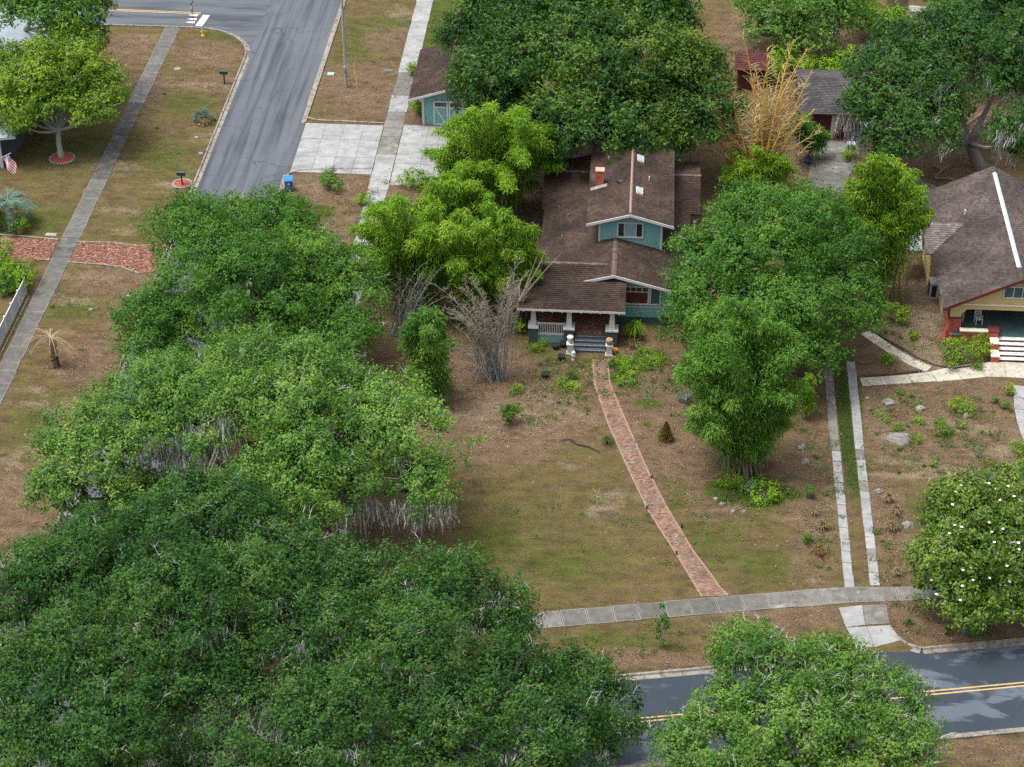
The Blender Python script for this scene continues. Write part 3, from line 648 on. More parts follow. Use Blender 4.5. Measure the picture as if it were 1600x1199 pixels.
window(H, -1.14, .56, 128.2, 4.47, 5.52, [1, 2, 1], [M_GLASS, M_BLIND, M_GLASS], .1)
# chimney, vents, skylights on the upper roof
def uz(x): return UP-us*abs(x-UX)
ch = MB(); ch.bx(-2.93,-2.38,133.0,133.5,uz(-2.9)-.2,7.0); chim = ch.build('chimney', M_CHIM, H)
cb = MB(); r = random.Random(3)
for k in range(13):
    z = 5.78+k*.092
    for i in range(3):
        x = -2.94+i*.19+(k % 2)*.04; cb.bx(max(x, -2.945), min(x+.175, -2.365), 132.975, 133.0, z, z+.075, 0, r.random())
tag(cb.build('brick', M_CHIM, chim), kind='stuff')
cc = MB(); cc.bx(-2.99,-2.32,132.94,133.56,7.0,7.08); cc.build('chimney_cap', mat('pinkish_cap', [(.4,.22,.18),(.5,.3,.25)], 4, .9), chim)
fl = MB(); fl.prism([(-3.3,132.4,uz(-3.3)+.035),(-2.1,132.55,uz(-2.1)+.035),(-2.1,133.0,uz(-2.1)+.04),(-3.3,132.85,uz(-3.3)+.04)], (0,0,.015)); fl.build('flashing', M_STONE, chim)
v = MB(); v.lathe((-1.05,132.9,uz(-1.05)+.0), [(.36,-.08),(.36,.06),(.30,.14),(.12,.2),(.02,.21)], 18); v.build('roof_turbine_vent', M_BLACK, H, True)
for y in (136.2, 131.3):
    s = MB(); x0, x1 = .02, .52
    s.prism([(x0,y-.45,uz(x0)),(x1,y-.45,uz(x1)),(x1,y+.45,uz(x1)),(x0,y+.45,uz(x0))], (0,0,.16)); k = s.build('skylight', M_WHITE, H)
    p = MB(); p.prism([(x0+.05,y-.4,uz(x0)+.163),(x1-.05,y-.4,uz(x1)+.163),(x1-.05,y+.4,uz(x1)+.163),(x0+.05,y+.4,uz(x0)+.163)], (0,0,.03)); p.build('pane', M_SKYL, k)
for x, y in ((-2.1,136.6),(.95,133.4)):
    s = MB(); s.tube([(x,y,uz(x)-.1),(x,y,uz(x)+.35)], .05, 8); s.build('vent_pipe', M_WHITE, H)
for x, y in ((-5.6,134.0),(-4.9,132.6),(-5.2,129.6)):
    s = MB(); s.tube([(x,y,mz(x)-.1),(x,y,mz(x)+.3)], .045, 8); s.build('vent_pipe', M_STEEL, H)
# body walls
siding('wall', [(-1.0,123.7,.55),(3.6,123.7,.55),(3.6,123.7,mz(3.6)-.1),(RX,123.7,RZ-.1),(-1.0,123.7,mz(-1.0)-.1)], (0,-1,0), H, M_TEAL)
siding('wall', [(3.62,123.72,.5),(3.62,141.3,.5),(3.62,141.3,2.95),(3.62,123.72,2.95)], (1,0,0), H, M_TEAL)
siding('wall', [(-6.2,141.3,.5),(-6.2,123.72,.5),(-6.2,123.72,2.85),(-6.2,141.3,2.85)], (-1,0,0), H, M_TEAL)
siding('wall', [(3.62,141.32,.5),(-6.2,141.32,.5),(-6.2,141.32,2.85),(RX,141.32,3.9),(3.62,141.32,2.85)], (0,1,0), H, M_TEAL)
mb = MB(); mb.bx(-6.15,3.57,123.75,141.25,-.1,.5); mb.build('foundation', M_TEALD, H)
siding('porch_back_wall', [(-6.15,123.72,.75),(-1.02,123.72,.75),(-1.02,123.72,3.5),(-6.15,123.72,3.5)], (0,-1,0), H, M_TEALD)
window(H, -.93, 1.12, 123.66, 1.72, 3.02, [1], [M_ROOM], .1, top=.36)
window(H, 1.35, 1.95, 123.66, 1.72, 3.02, [1], [M_TEALD], .1)
board('frieze', (-1.0,123.67,1.36), (3.6,123.67,1.36), (0,0,.1), .03, M_WHITE, H, (0,-1,0))
# porch
mb = MB(); mb.bx(-6.6,-1.0,120.95,123.68,-.05,.72); mb.build('porch_base', M_TEALD, H)
fb = MB(); rr = random.Random(5)
for i in range(28):
    for j in range(24):
        x = -6.5+i*.195+(j % 2)*.06; fb.bx(x, x+.18, 120.96+j*.113, 120.96+j*.113+.1, .715, .745, 0, rr.random())
tag(fb.build('floor_brick', M_TILE, H), kind='stuff')
def pier(x0, x1, y0, zt):
    mb = MB(); mb.bx(x0, x1, y0, y0+.75, -.05, zt); p = mb.build('pier', M_SLATE, H)
    c = MB(); c.bx(x0-.06, x1+.06, y0-.06, y0+.81, zt, zt+.12); c.build('pier_cap', M_WHITE, p)
    xc, yc = (x0+x1)/2, y0+.37; d = MB(); z0, z1 = zt+.12, 2.95
    a = [(xc-.21,yc-.2,z0),(xc+.21,yc-.2,z0),(xc+.21,yc+.2,z0),(xc-.21,yc+.2,z0)]; b = [(xc-.12,yc-.12,z1),(xc+.12,yc-.12,z1),(xc+.12,yc+.12,z1),(xc-.12,yc+.12,z1)]
    d.idx(a+b, [(0,1,5,4),(1,2,6,5),(2,3,7,6),(3,0,4,7),(4,5,6,7),(3,2,1,0)]); d.bx(xc-.26,xc+.26,yc-.25,yc+.25,z0,z0+.09); d.bx(xc-.2,xc+.2,yc-.2,yc+.2,z1-.12,z1+.02); d.build('tapered_post', M_WHITE, H)
pier(-7.05, -6.45, 120.55, 1.28); pier(-4.62, -3.92, 120.5, 1.28); pier(-1.68, -.9, 120.45, 1.28)
board('porch_beam', (-7.4,120.75,2.72), (-.6,120.75,2.72), (0,0,.28), .2, M_WHITE, H, (0,1,0))
board('fascia', (-7.85,PY0-.001,PE-.14), (-.4,PY0-.001,PE-.14), (0,0,.15), .03, M_WHITE, H, (0,-1,0))
for k in range(11):
    x = -7.4+k*.66; t = MB(); t.bx(x-.035,x+.035,PY0-.04,PY0+.9,PE-.2,PE-.11); t.build('rafter_tail', M_WHITE, H)
t = MB(); t.bx(-6.44,-4.63,120.8,120.86,1.52,1.62); t.bx(-6.44,-4.63,120.79,120.87,.62,.78); rail = t.build('porch_railing', M_WHITE, H)
for k in range(15):
    x = -6.38+k*.123; b = MB(); b.bx(x-.022,x+.022,120.81,120.85,.78,1.52); b.build('baluster', M_WHITE, rail)
t = MB(); t.bx(-6.44,-4.63,120.83,120.9,-.05,.62); t.build('skirt_panel', M_TEAL, H)
for k in range(4):
    y0 = 119.72+k*.3; z = .19*(k+1)-.02
    s = MB(); s.bx(-3.84,-1.7,y0,121.0,z-.19 if k else -.05,z); st = s.build('step', M_STEP, H)
    nz_ = MB(); nz_.bx(-3.84,-1.7,y0-.015,y0+.03,z-.02,z+.006); nz_.build('nosing', M_STEPL, st)
# ---- objects at the bungalow steps
for k, (x, lab) in enumerate(((-4.12, 'white pedestal with a square urn left of the porch steps'), (-1.42, 'white pedestal right of the porch steps, under the wicker planter'))):
    p = thing('pedestal', lab, 'pedestal', (x, 119.5, 0), 'white pedestals flanking the steps')
    a = MB(); a.bx(x-.2,x+.2,119.35,119.75,0,.75); a.build('shaft', M_WHITE, p); a = MB(); a.bx(x-.25,x+.25,119.3,119.8,.75,.85); a.build('cap', M_WHITE, p); a = MB(); a.bx(x-.25,x+.25,119.3,119.8,0,.08); a.build('plinth', M_WHITE, p)
    if k == 0:
        a = MB(); a.lathe((x,119.55,.85), [(.1,0),(.12,.1),(.2,.3),(.24,.5),(.2,.55)], 12); a.build('urn', M_WHITE, p, True)
a = MB(); a.lathe((-1.42,119.55,.85), [(.14,0),(.22,.12),(.26,.3),(.24,.42),(.18,.44)], 14); pot = tag(a.build('wicker_planter', mat('wicker', [(.2,.14,.07),(.36,.27,.15)], 12, .9, .5, 30)), 'round tan wicker planter on the right pedestal', 'planter')
a = MB(); a.lathe((-1.05,119.8,0), [(.16,0),(.22,.2),(.24,.3),(.19,.31)], 12); tag(a.build('orange_pot', mat('orange_glaze', [(.45,.16,.03),(.55,.22,.05)], 4, .4)), 'orange pot beside the right pedestal', 'pot')
a = MB(); a.lathe((-3.85,118.75,0), [(.13,0),(.1,.15),(.16,.35),(.12,.5),(.15,.6),(.05,.74)], 10); tag(a.build('garden_ornament', mat('pale_ceramic', [(.3,.42,.44),(.6,.62,.6)], 9, .5)), 'small pale blue garden ornament before the left pedestal', 'ornament')
for k, (u, v) in enumerate(((877,562),(852,590),(868,545),(880,542))):
    c = G(u, v); a = MB(); a.lathe(c, [(.2,0),(.27,.25),(.28,.34),(.22,.34)], 10); tag(a.build('flower_pot', M_BLACK), ['black pot in the bed left of the porch steps, nearest the brick path', 'black pot on the litter farthest from the porch', 'black pot under the porch railing', 'black pot close to the middle porch pier'][k], 'pot')

# ---- teal garage
g = thing('garage', 'teal garage with a brown shingle roof and white braced doors', 'garage', (-14.5, 156, 0))
GR, GZ, GE = -14.1, 4.0, 2.5; gs = (GZ-GE)/(GR+18.95)
roof_slope('roof', [(-18.95,152.6,GE),(GR,152.6,GZ),(GR,162.2,GZ),(-18.95,162.2,GE)], g, M_SH1)
roof_slope('roof', [(GR,152.6,GZ),(-9.25,152.6,GE),(-9.25,162.2,GE),(GR,162.2,GZ)], g, M_SH1)
siding('wall', [(-17.85,153.15,0),(-10.35,153.15,0),(-10.35,153.15,GE+.25),(GR,153.15,GZ-.12),(-17.85,153.15,GE+.25)], (0,-1,0), g, M_TEAL)
siding('wall', [(-17.85,161.7,0),(-17.85,153.17,0),(-17.85,153.17,GE+.2),(-17.85,161.7,GE+.2)], (-1,0,0), g, M_TEAL)
siding('wall', [(-10.35,153.17,0),(-10.35,161.7,0),(-10.35,161.7,GE+.2),(-10.35,153.17,GE+.2)], (1,0,0), g, M_TEAL)
siding('wall', [(-10.35,161.72,0),(-17.85,161.72,0),(-17.85,161.72,GE+.2),(GR,161.72,GZ-.12),(-10.35,161.72,GE+.2)], (0,1,0), g, M_TEAL)
for xa, za, xb, zb in ((-18.95,GE,GR,GZ),(-9.25,GE,GR+.001,GZ)): board('rake_board', (xa,152.598,za-.17), (xb,152.598,zb-.17), (0,0,.2), .05, M_WHITE, g, (0,-1,0))
board('corner_board', (-17.9,153.12,0), (-17.7,153.12,0), (0,0,2.7), .05, M_WHITE, g, (0,-1,0))
for k in range(3):
    x0 = -16.95+k*1.28; x1 = x0+1.24
    d = MB(); d.bx(x0,x1,153.06,153.12,.03,2.25); dr = d.build('door', M_TEAL, g)
    f = MB(); y0, y1 = 153.02, 153.062
    f.bx(x0,x0+.14,y0,y1,.03,2.25); f.bx(x1-.14,x1,y0,y1,.03,2.25); f.bx(x0+.14,x1-.14,y0,y1,2.13,2.25); f.bx(x0+.14,x1-.14,y0,y1,1.62,1.74); f.bx(x0+.14,x1-.14,y0,y1,.03,.16)
    f.prism([(x0+.14,y1-.003,1.62),(x0+.28,y1-.003,1.62),(x1-.14,y1-.003,.16),(x1-.28,y1-.003,.16)], (0,-.03,0)); f.build('door_frame', M_WHITE, dr)
    for i in range(4):
        w = (x1-x0-.28)/4; p = MB(); p.bx(x0+.14+i*w+.02,x0+.14+(i+1)*w-.02,153.04,153.055,1.76,2.12); p.build('pane', M_GLASS, dr)
# ---- maroon back garage
g = thing('garage', 'maroon garage with a dark slate shingle roof behind the golden bamboo', 'garage', (16.5, 155, 0))
roof_slope('roof', [(12.9,152.4,2.45),(19.3,152.4,2.45),(19.3,156.5,3.75),(12.9,156.5,3.75)], g, M_SH3)
roof_slope('roof', [(12.9,156.5,3.75),(19.3,156.5,3.75),(19.3,160.6,2.45),(12.9,160.6,2.45)], g, M_SH3)
siding('wall', [(13.2,153.1,0),(19.0,153.1,0),(19.0,153.1,2.6),(13.2,153.1,2.6)], (0,-1,0), g, M_MAROON)
siding('wall', [(13.2,160,0),(13.2,153.12,0),(13.2,153.12,2.6),(13.2,156.5,3.65),(13.2,160,2.6)], (-1,0,0), g, M_MAROON)
siding('wall', [(19.0,153.12,0),(19.0,160,0),(19.0,160,2.6),(19.0,156.5,3.65),(19.0,153.12,2.6)], (1,0,0), g, M_MAROON)
for x0 in (13.35, 16.25):
    d = MB(); d.bx(x0,x0+2.35,153.0,153.07,.02,2.2); dr = d.build('garage_door', M_MAROON, g)
    for k in range(1, 5): r_ = MB(); r_.bx(x0,x0+2.35,152.98,153.0,k*.45-.03,k*.45+.01); r_.build('door_rib', M_MAROON, dr)
d = MB(); d.bx(15.72,16.0,152.95,153.08,0,2.3); d.build('post', M_CREAMT, g)
# ---- maroon shed roof by the far lawn
c = GY(1172,98,160); s_ = thing('shed', 'maroon roofed shed beside the big dark oak', 'shed', (10.2, 163, 0))
z0, z1 = 2.1, 3.0
roof_slope('roof', [(8.0,160.9,z0),(10.8,160.9,z0),(10.8,162.6,z1),(8.0,162.6,z1)], s_, mat('maroon_shingle', [(.06,.018,.02),(.09,.03,.03)], 3, .9, tone=.2))
roof_slope('roof', [(8.0,162.6,z1),(10.8,162.6,z1),(10.8,164.3,z0),(8.0,164.3,z0)], s_, MATS['maroon_shingle'])
d = MB(); d.bx(8.3,10.5,161.3,163.9,0,2.15); d.build('wall', M_MAROON, s_)

# ---- yellow house on the right
Y = thing('house', 'cream yellow house with a taupe shingle roof, maroon trim and red brick porch', 'house', (26.5, 130, 0))
QX, QZ, QE, QY0, QY1 = 26.5, 5.5, 2.98, 122.35, 138.6; qs = (QZ-QE)/(QX-21.45)
def qz(x): return QZ-qs*abs(x-QX)
roof_slope('roof', [(21.45,QY0,QE),(QX,QY0,QZ),(QX,QY1,QZ),(21.45,QY1,QE)], Y, M_SH2)
roof_slope('roof', [(QX,QY0,QZ),(31.55,QY0,QE),(31.55,QY1,QE),(QX,QY1,QZ)], Y, M_SH2)
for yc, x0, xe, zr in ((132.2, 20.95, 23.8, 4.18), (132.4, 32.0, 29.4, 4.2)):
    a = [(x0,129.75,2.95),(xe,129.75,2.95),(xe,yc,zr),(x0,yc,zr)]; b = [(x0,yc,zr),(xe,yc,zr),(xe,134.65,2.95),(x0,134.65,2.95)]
    roof_slope('bay_roof', a, Y, M_SH2P); roof_slope('bay_roof', b, Y, M_SH2)
mb = MB(); mb.prism([(QX-.16,QY0+1.6,QZ+.0),(QX+.16,QY0+1.6,QZ+.0),(QX,QY0+1.6,QZ+.09)], (0, QY1-QY0-2.6, 0)); mb.build('ridge_vent', M_RIDGEB, Y)
for xa, xb in ((21.45,QX),(31.55,QX+.001)): board('rake_board', (xa,QY0-.002,QE-.2), (xb,QY0-.002,QZ-.2), (0,0,.24), .06, M_MAROON, Y, (0,-1,0))
FYW = 122.95
siding('gable_wall', [(22.1,FYW,3.05),(30.9,FYW,3.05),(QX,FYW,QZ-.12)], (0,-1,0), Y, M_CREAM)
mb = MB()                                             # arched porch front: piers of wall above the arch
xs_ = np.linspace(22.85, 29.9, 21)
for a, b in zip(xs_, xs_[1:]):
    def az(x):
        k = min(1, min(x-22.85, 29.9-x)/.55); return 2.2+.42*math.sqrt(max(0, 1-(1-k)**2))
    mb.prism([(a,FYW+.02,az(a)),(b,FYW+.02,az(b)),(b,FYW+.02,3.06),(a,FYW+.02,3.06)], (0,.25,0))
mb.bx(22.1,22.85,FYW+.02,FYW+.27,1.9,3.06); mb.bx(29.9,30.9,FYW+.02,FYW+.27,1.9,3.06); mb.build('arch_wall', M_CREAM, Y)
board('trim_board', (22.1,FYW-.03,3.0), (30.9,FYW-.03,3.0), (0,0,.12), .04, M_CREAMT, Y, (0,-1,0))
window(Y, 25.55, 27.4, FYW-.02, 3.75, 4.55, [1,1,1], [M_TEALD], .08)
for x0, x1, fl_ in ((22.05,22.9,-.28),(29.9,30.9,.28)):
    mb = MB(); b = .35
    a = [(x0+min(fl_,0),FYW-.35,-.05),(x1+max(fl_,0),FYW-.35,-.05),(x1+max(fl_,0),FYW+.55,-.05),(x0+min(fl_,0),FYW+.55,-.05)]; t = [(x0,FYW,1.85),(x1,FYW,1.85),(x1,FYW+.4,1.85),(x0,FYW+.4,1.85)]
    mb.idx(a+t, [(0,1,5,4),(1,2,6,5),(2,3,7,6),(3,0,4,7),(4,5,6,7)]); p = mb.build('brick_pier', M_PBRICK, Y)
    br = MB(); rr = random.Random(9)
    for k in range(21):
        z = k*.088; f = (z+.05)/1.9; xa = a[0][0]+(x0-a[0][0])*f; xb = a[1][0]+(x1-a[1][0])*f; yy = FYW-.35+.35*f; n = 5
        for i in range(n):
            w = (xb-xa)/n; s = (k % 2)*.08
            br.bx(xa+i*w+.012+s*.3, xa+(i+1)*w-.012+s*.3 if i < n-1 else xb, yy-.028, yy+.1, z, z+.072, 0, rr.random())
    tag(br.build('brick', M_PBRICK, p), kind='stuff')
    c = MB(); c.bx(x0-.05,x1+.05,FYW-.05,FYW+.45,1.85,1.95); c.build('pier_cap', M_MAROON, p)
mb = MB(); mb.bx(22.2,30.8,122.35,126.2,-.05,.86); mb.build('porch_base', M_PBRICK, Y)
for k in range(20):
    p = MB(); x = 22.25+k*.43; p.bx(x,x+.42,122.3,126.2,.862,.89+R0.uniform(-.003,.003)); p.build('floor_board', M_PFLOOR, Y)
mb = MB(); mb.bx(22.85,24.75,122.3,122.6,.4,1.2); mb.build('porch_parapet', M_PBRICK, Y); mb = MB(); mb.bx(22.8,24.78,122.25,122.66,1.2,1.29); mb.build('parapet_cap', M_CREAMT, Y)
mb = MB(); mb.bx(24.75,25.4,122.0,122.66,-.05,1.42); mb.build('brick_block', M_PBRICK, Y); mb = MB(); mb.bx(24.7,25.45,121.95,122.72,1.42,1.5); mb.build('block_cap', M_MAROON, Y)
for y0, y1, z in ((121.2,121.98,.95),(120.35,121.18,.45)):
    mb = MB(); mb.bx(24.82,25.36,y0,y1,-.05,z); mb.build('step_cheek', M_PBRICK, Y); mb = MB(); mb.bx(24.79,25.39,y0-.03,y1-.02,z,z+.08); mb.build('cheek_cap', M_CREAMT, Y)
for k in range(5):
    y0 = 120.5+k*.36; z = .175*(k+1); s = MB(); s.bx(25.4,29.6,y0,122.34,z-.175 if k else -.05,z-.02); st = s.build('step', M_MAROON, Y)
    t = MB(); t.bx(25.4,29.6,y0-.02,y0+.355,z-.02,z+.01); t.build('tread', M_WHITE, st)
siding('wall', [(22.3,126.2,.86),(30.7,126.2,.86),(30.7,126.2,3.4),(22.3,126.2,3.4)], (0,-1,0), Y, M_CREAM)
d = MB(); d.bx(26.0,27.1,126.05,126.15,.9,2.95); d.build('door', M_MAROON, Y)
siding('wall', [(22.1,138.2,0),(22.1,126.2,0),(22.1,126.2,3.25),(22.1,138.2,3.25)], (-1,0,0), Y, M_CREAM)
siding('bay_wall', [(21.5,134.3,0),(21.5,130.1,0),(21.5,130.1,3.05),(21.5,132.2,4.05),(21.5,134.3,3.05)], (-1,0,0), Y, M_CREAM)
siding('bay_wall', [(21.5,130.1,0),(22.1,130.1,0),(22.1,130.1,3.05),(21.5,130.1,3.05)], (0,-1,0), Y, M_CREAM)
siding('wall', [(30.9,126.2,0),(30.9,138.2,0),(30.9,138.2,3.25),(30.9,126.2,3.25)], (1,0,0), Y, M_CREAM)
siding('wall', [(30.9,138.22,0),(22.1,138.22,0),(22.1,138.22,3.2),(QX,138.22,5.35),(30.9,138.22,3.2)], (0,1,0), Y, M_CREAM)
s = MB(); s.tube([(24.0,133.4,qz(24.0)-.1),(24.0,133.4,qz(24.0)+.38)], .07, 8); s.build('vent_pipe', M_WHITE, Y)
for k, (qd, lab) in enumerate((([(1421,333),(1443,333),(1444,345),(1420,354)], ''), ([(1411,367),(1440,370),(1441,393),(1400,392)], ''), ([(1430,349),(1441,349),(1441,369),(1430,369)], ''))):
    P = [G(*p, 2.45+.02*k) for p in qd]; a = MB(); a.prism(P, (0,0,.05)); aw = a.build('awning_panel', M_PALE, Y)
    for p in (P[0], P[3]): b = MB(); b.tube([(p.x+.1,p.y,0),(p.x+.1,p.y,2.45)], .04, 6); b.build('awning_post', M_WHITE, aw)
# chairs on that porch
for k, (x, y, rz) in enumerate(((24.25,123.95,.2),(23.05,124.3,-.3))):
    c = thing('porch_chair', ['white porch chair standing beside the red brick block', 'white porch chair tucked behind the porch pier'][k], 'chair', (x, y, .89), 'white chairs on the brick porch')
    Mx = Matrix.Rotation(rz, 3, 'Z')
    def bxr(nm, cx, cy_, cz, sx, sy, sz): a = MB(); a.rbox(Vector((x, y, .89))+Mx@Vector((cx, cy_, cz)), (sx, sy, sz), rz); a.build(nm, M_WHITE, c)
    bxr('seat', 0, 0, .43, .5, .48, .05)
    for sx in (-.22, .22):
        bxr('leg', sx, -.21, .2, .05, .05, .41); bxr('leg', sx, .21, .2, .05, .05, .41); bxr('arm', sx, 0, .64, .05, .5, .04); bxr('back_post', sx, .22, .75, .05, .05, .6)
    for k2 in range(4): bxr('back_slat', 0, .22, .58+k2*.13, .4, .03, .06)
# air conditioner cabinet
c = G(1462,467); a = thing('air_conditioner', 'grey air conditioner cabinet beside the cream house wall', 'air conditioner', c)
b = MB(); b.bx(c.x-.5,c.x+.55,c.y,c.y+1.0,0,1.25); b.build('cabinet', M_SKYL, a)
b = MB(); b.bx(c.x-.38,c.x-.02,c.y-.02,c.y,.15,1.1); b.build('grille', M_BLACK, a); b = MB(); b.bx(c.x-.52,c.x-.5,c.y+.1,c.y+.9,.1,1.1); b.build('side_grille', M_BLACK, a)

# ---- pale house on the far left, mostly out of the picture
c = G(24,213,2.8); L = thing('house', 'pale blue roofed house at the left edge behind the flag', 'house', (c.x-5, c.y+10, 0))
xe, ye, ze = c.x, c.y, 2.8
roof_slope('roof', [(xe-12,ye-3.2,ze),(xe,ye,ze),(xe-.3,ye+25,ze),(xe-6,ye+20,ze+1.9),(xe-9,ye+5,ze+1.9)], L, M_PALE, row=.4, tab=.5)
mb = MB(); mb.bx(xe-12,xe-.9,ye+2.2,ye+24,0,ze-.05); mb.build('wall', M_SLATE, L)
board('fascia', (xe-12,ye-3.25,ze-.2), (xe+.02,ye-.05,ze-.2), (0,0,.22), .05, M_RIDGEB, L, (0.2,-1,0))
for dx in (1.4, 5.0): mb = MB(); mb.bx(xe-dx-.12,xe-dx+.12,ye+.1-dx*.25,ye+.35-dx*.25,0,ze-.05); mb.build('porch_post', M_RIDGEB, L)

# ------------------------------------------------------------------ foliage
LM = {
 'oak': leafmat('oak_leaf', (.026,.082,.012), (.058,.155,.022), (.125,.24,.034)),
 'oakl': leafmat('bright_oak_leaf', (.042,.108,.02), (.096,.21,.036), (.19,.31,.06)),
 'oakm': leafmat('mid_oak_leaf', (.034,.096,.016), (.076,.178,.028), (.155,.265,.048)),
 'dark': leafmat('dark_oak_leaf', (.016,.053,.012), (.035,.1,.02), (.085,.17,.034)),
 'yel': leafmat('yellow_green_leaf', (.055,.125,.014), (.12,.225,.022), (.24,.34,.035)),
 'bam': leafmat('bamboo_leaf', (.06,.15,.012), (.14,.275,.02), (.28,.4,.034)),
 'bamd': leafmat('deep_bamboo_leaf', (.036,.108,.016), (.086,.205,.028), (.185,.305,.05)),
 'mag':   leafmat('magnolia_leaf', (.035,.085,.014), (.085,.165,.024), (.19,.27,.05), rough=.35),
 'big': leafmat('glossy_broad_leaf', (.015,.055,.012), (.034,.1,.018), (.115,.185,.026), rough=.4),
 'palm':  leafmat('blue_palm_leaf', (.07,.12,.09), (.13,.2,.15), (.2,.28,.22)),
 'dry':   leafmat('dry_leaf', (.12,.08,.04), (.24,.17,.1), (.36,.28,.18), .15),
 'grass': leafmat('grass_blade', (.04,.075,.014), (.075,.13,.024), (.13,.17,.05), .2),
 'tan':   leafmat('tan_grass_blade', (.14,.10,.05), (.24,.18,.10), (.32,.26,.16), .2),
 'con':   leafmat('orange_green_needle', (.05,.06,.012), (.1,.09,.018), (.2,.1,.02), .2),
}
KD = 4.4
def shell(n, low):
    z = NR.uniform(low, 1, n); a = NR.uniform(0, 2*pi, n); q = np.sqrt(1-z*z)
    return np.stack([q*np.cos(a), q*np.sin(a), z], 1)
def ell_area(rx, ry, rz): return 4*pi*(((rx*ry)**1.6+(rx*rz)**1.6+(ry*rz)**1.6)/3)**(1/1.6)
def boughs_of(lobes, R, low):
    """leafy boughs standing on the outside of each lobe, spaced apart so that gaps stay between them"""
    out = []
    for li, (c, rx, ry, rz) in enumerate(lobes):
        c = np.array(c); r = np.array([rx, ry, rz]); n = max(3, int(ell_area(rx, ry, rz)*(1-low)/2/(pi*(.86*R)**2)))
        cand = shell(n*6, low); pick = [0]; dist = np.linalg.norm((cand-cand[0])*r, axis=1)
        for _ in range(n-1):
            k = int(np.argmax(dist*NR.uniform(.75, 1, len(dist)))); pick.append(k); dist = np.minimum(dist, np.linalg.norm((cand-cand[k])*r, axis=1))
        for k in pick:
            d = cand[k]; R1 = R*NR.uniform(.5, 1.3); p = c+d*np.maximum(r-.6*R1, .15)*NR.uniform(.68, 1.17)
            if any(np.linalg.norm((p-np.array(c2))/np.array([x2, y2, z2])) < .66 for lj, (c2, x2, y2, z2) in enumerate(lobes) if lj != li): continue
            out.append((tuple(p), R1, R1, R1*NR.uniform(.6, .85)))
    return out
def crown_leaves(lobes, size, dens, cs=1.0, low=-.35, inner=True, flat=.75, tonevar=.12, R=1.5, holes=(), spray=1.0, dead=.006):
    """leaf triangles in clumps over boughs, boughs over lobes (c, rx, ry, rz); holes = (centre, radius) kept free"""
    Ps, Ns, Ts, Ls, CC = [], [], [], [], []
    B = boughs_of(lobes, R, low) if R else lobes
    bc = np.array([b[0] for b in B]); br = np.array([b[1:] for b in B])
    for li in range(len(B)):
        c, r = bc[li], br[li]
        n = max(4, int(1.25*ell_area(*r)*.62/cs**2)); d = shell(n, -.25 if R else -.6)
        rc = NR.uniform(.5, 1.15, n)*cs; P = c+d*np.maximum(r-.4*rc[:, None], .08)*NR.uniform(.85, 1.12, (n, 1)); keep = np.ones(n, bool)
        near = np.where(np.linalg.norm(bc-c, axis=1) < r[0]+br[:, 0])[0]
        for lj in near:
            if lj != li: keep &= np.linalg.norm((P-bc[lj])/br[lj], axis=1) > .7
        for hc, hr in holes: keep &= np.linalg.norm(P-np.array(hc), axis=1) > hr
        if not keep.any(): continue
        P, rc, d = P[keep], rc[keep], unit(d[keep]/r); CC.append(np.concatenate([P, d, rc[:, None]], 1))
        cnt = np.maximum(6, (dens*rc*rc/(size*size)*KD).astype(int)); idx = np.repeat(np.arange(len(P)), cnt); m = len(idx)
        ax = unit(d*.75+np.array([0, 0, .4])+NR.normal(size=(len(P), 3))*.5)           # each clump is a spray along its own twig
        tt = NR.uniform(-.55, 1.25, m)**1.0; rnd = NR.normal(size=(m, 3)); wdt = rc[idx]*(.46-.2*np.clip(tt, 0, 1.25))
        Ps.append(P[idx]+ax[idx]*(tt*rc[idx]*spray)[:, None]+rnd*wdt[:, None]*np.array([1, 1, flat])); Ns.append(unit(unit(rnd)*.45+d[idx]*.7+np.array([0, 0, .25])+NR.normal(size=(m, 3))*.4))
        tb = NR.normal(.48, .13); tc = NR.normal(tb, tonevar, len(P)); tc = np.where(NR.random(len(P)) < .05, tc+.33, tc); tl = np.clip(tc[idx]+NR.normal(0, .15, m)+.08*np.clip(tt, 0, 1), .09, .99); tl = np.where((NR.random(len(P)) < dead)[idx], .01, tl); Ts.append(tl); Ls.append(size*NR.uniform(.65, 1.35, m))
    if inner:
        for c, rx, ry, rz in lobes:
            k = int(ell_area(rx, ry, rz)*.65*9); dd = shell(k, -.6); P = np.array(c)+dd*np.array([rx, ry, rz])*NR.uniform(.4, .62, (k, 1)); ok = np.ones(k, bool)
            for hc, hr in holes: ok &= np.linalg.norm(P-np.array(hc), axis=1) > hr
            P, dd = P[ok], dd[ok]; k = len(P)
            Ps.append(P); Ns.append(unit(dd+NR.normal(size=(k, 3))*.6)); Ts.append(np.clip(NR.normal(.42, .12, k), .02, .98)); Ls.append(np.full(k, .42)*NR.uniform(.7, 1.2, k))
    return np.concatenate(Ps), np.concatenate(Ns), np.concatenate(Ts), np.concatenate(Ls), np.concatenate(CC)
def lobes_of(specs):
    out = []
    for u, v, h, w, rz in specs:
        r = w/PPM(u, v, h); out.append((tuple(G(u, v, h)), r, r, rz))
    return out
def curve(a, b, sag=.0, side=.0, n=4):
    a, b = Vector(a), Vector(b); d = b-a; s = Vector((-d.y, d.x, 0)); s = s.normalized() if s.length > 1e-4 else Vector((1,0,0))
    return [a.lerp(b, i/n)+Vector((0,0,1))*sag*sin(pi*i/n)+s*side*sin(pi*i/n) for i in range(n+1)]
LEAVES = [0]
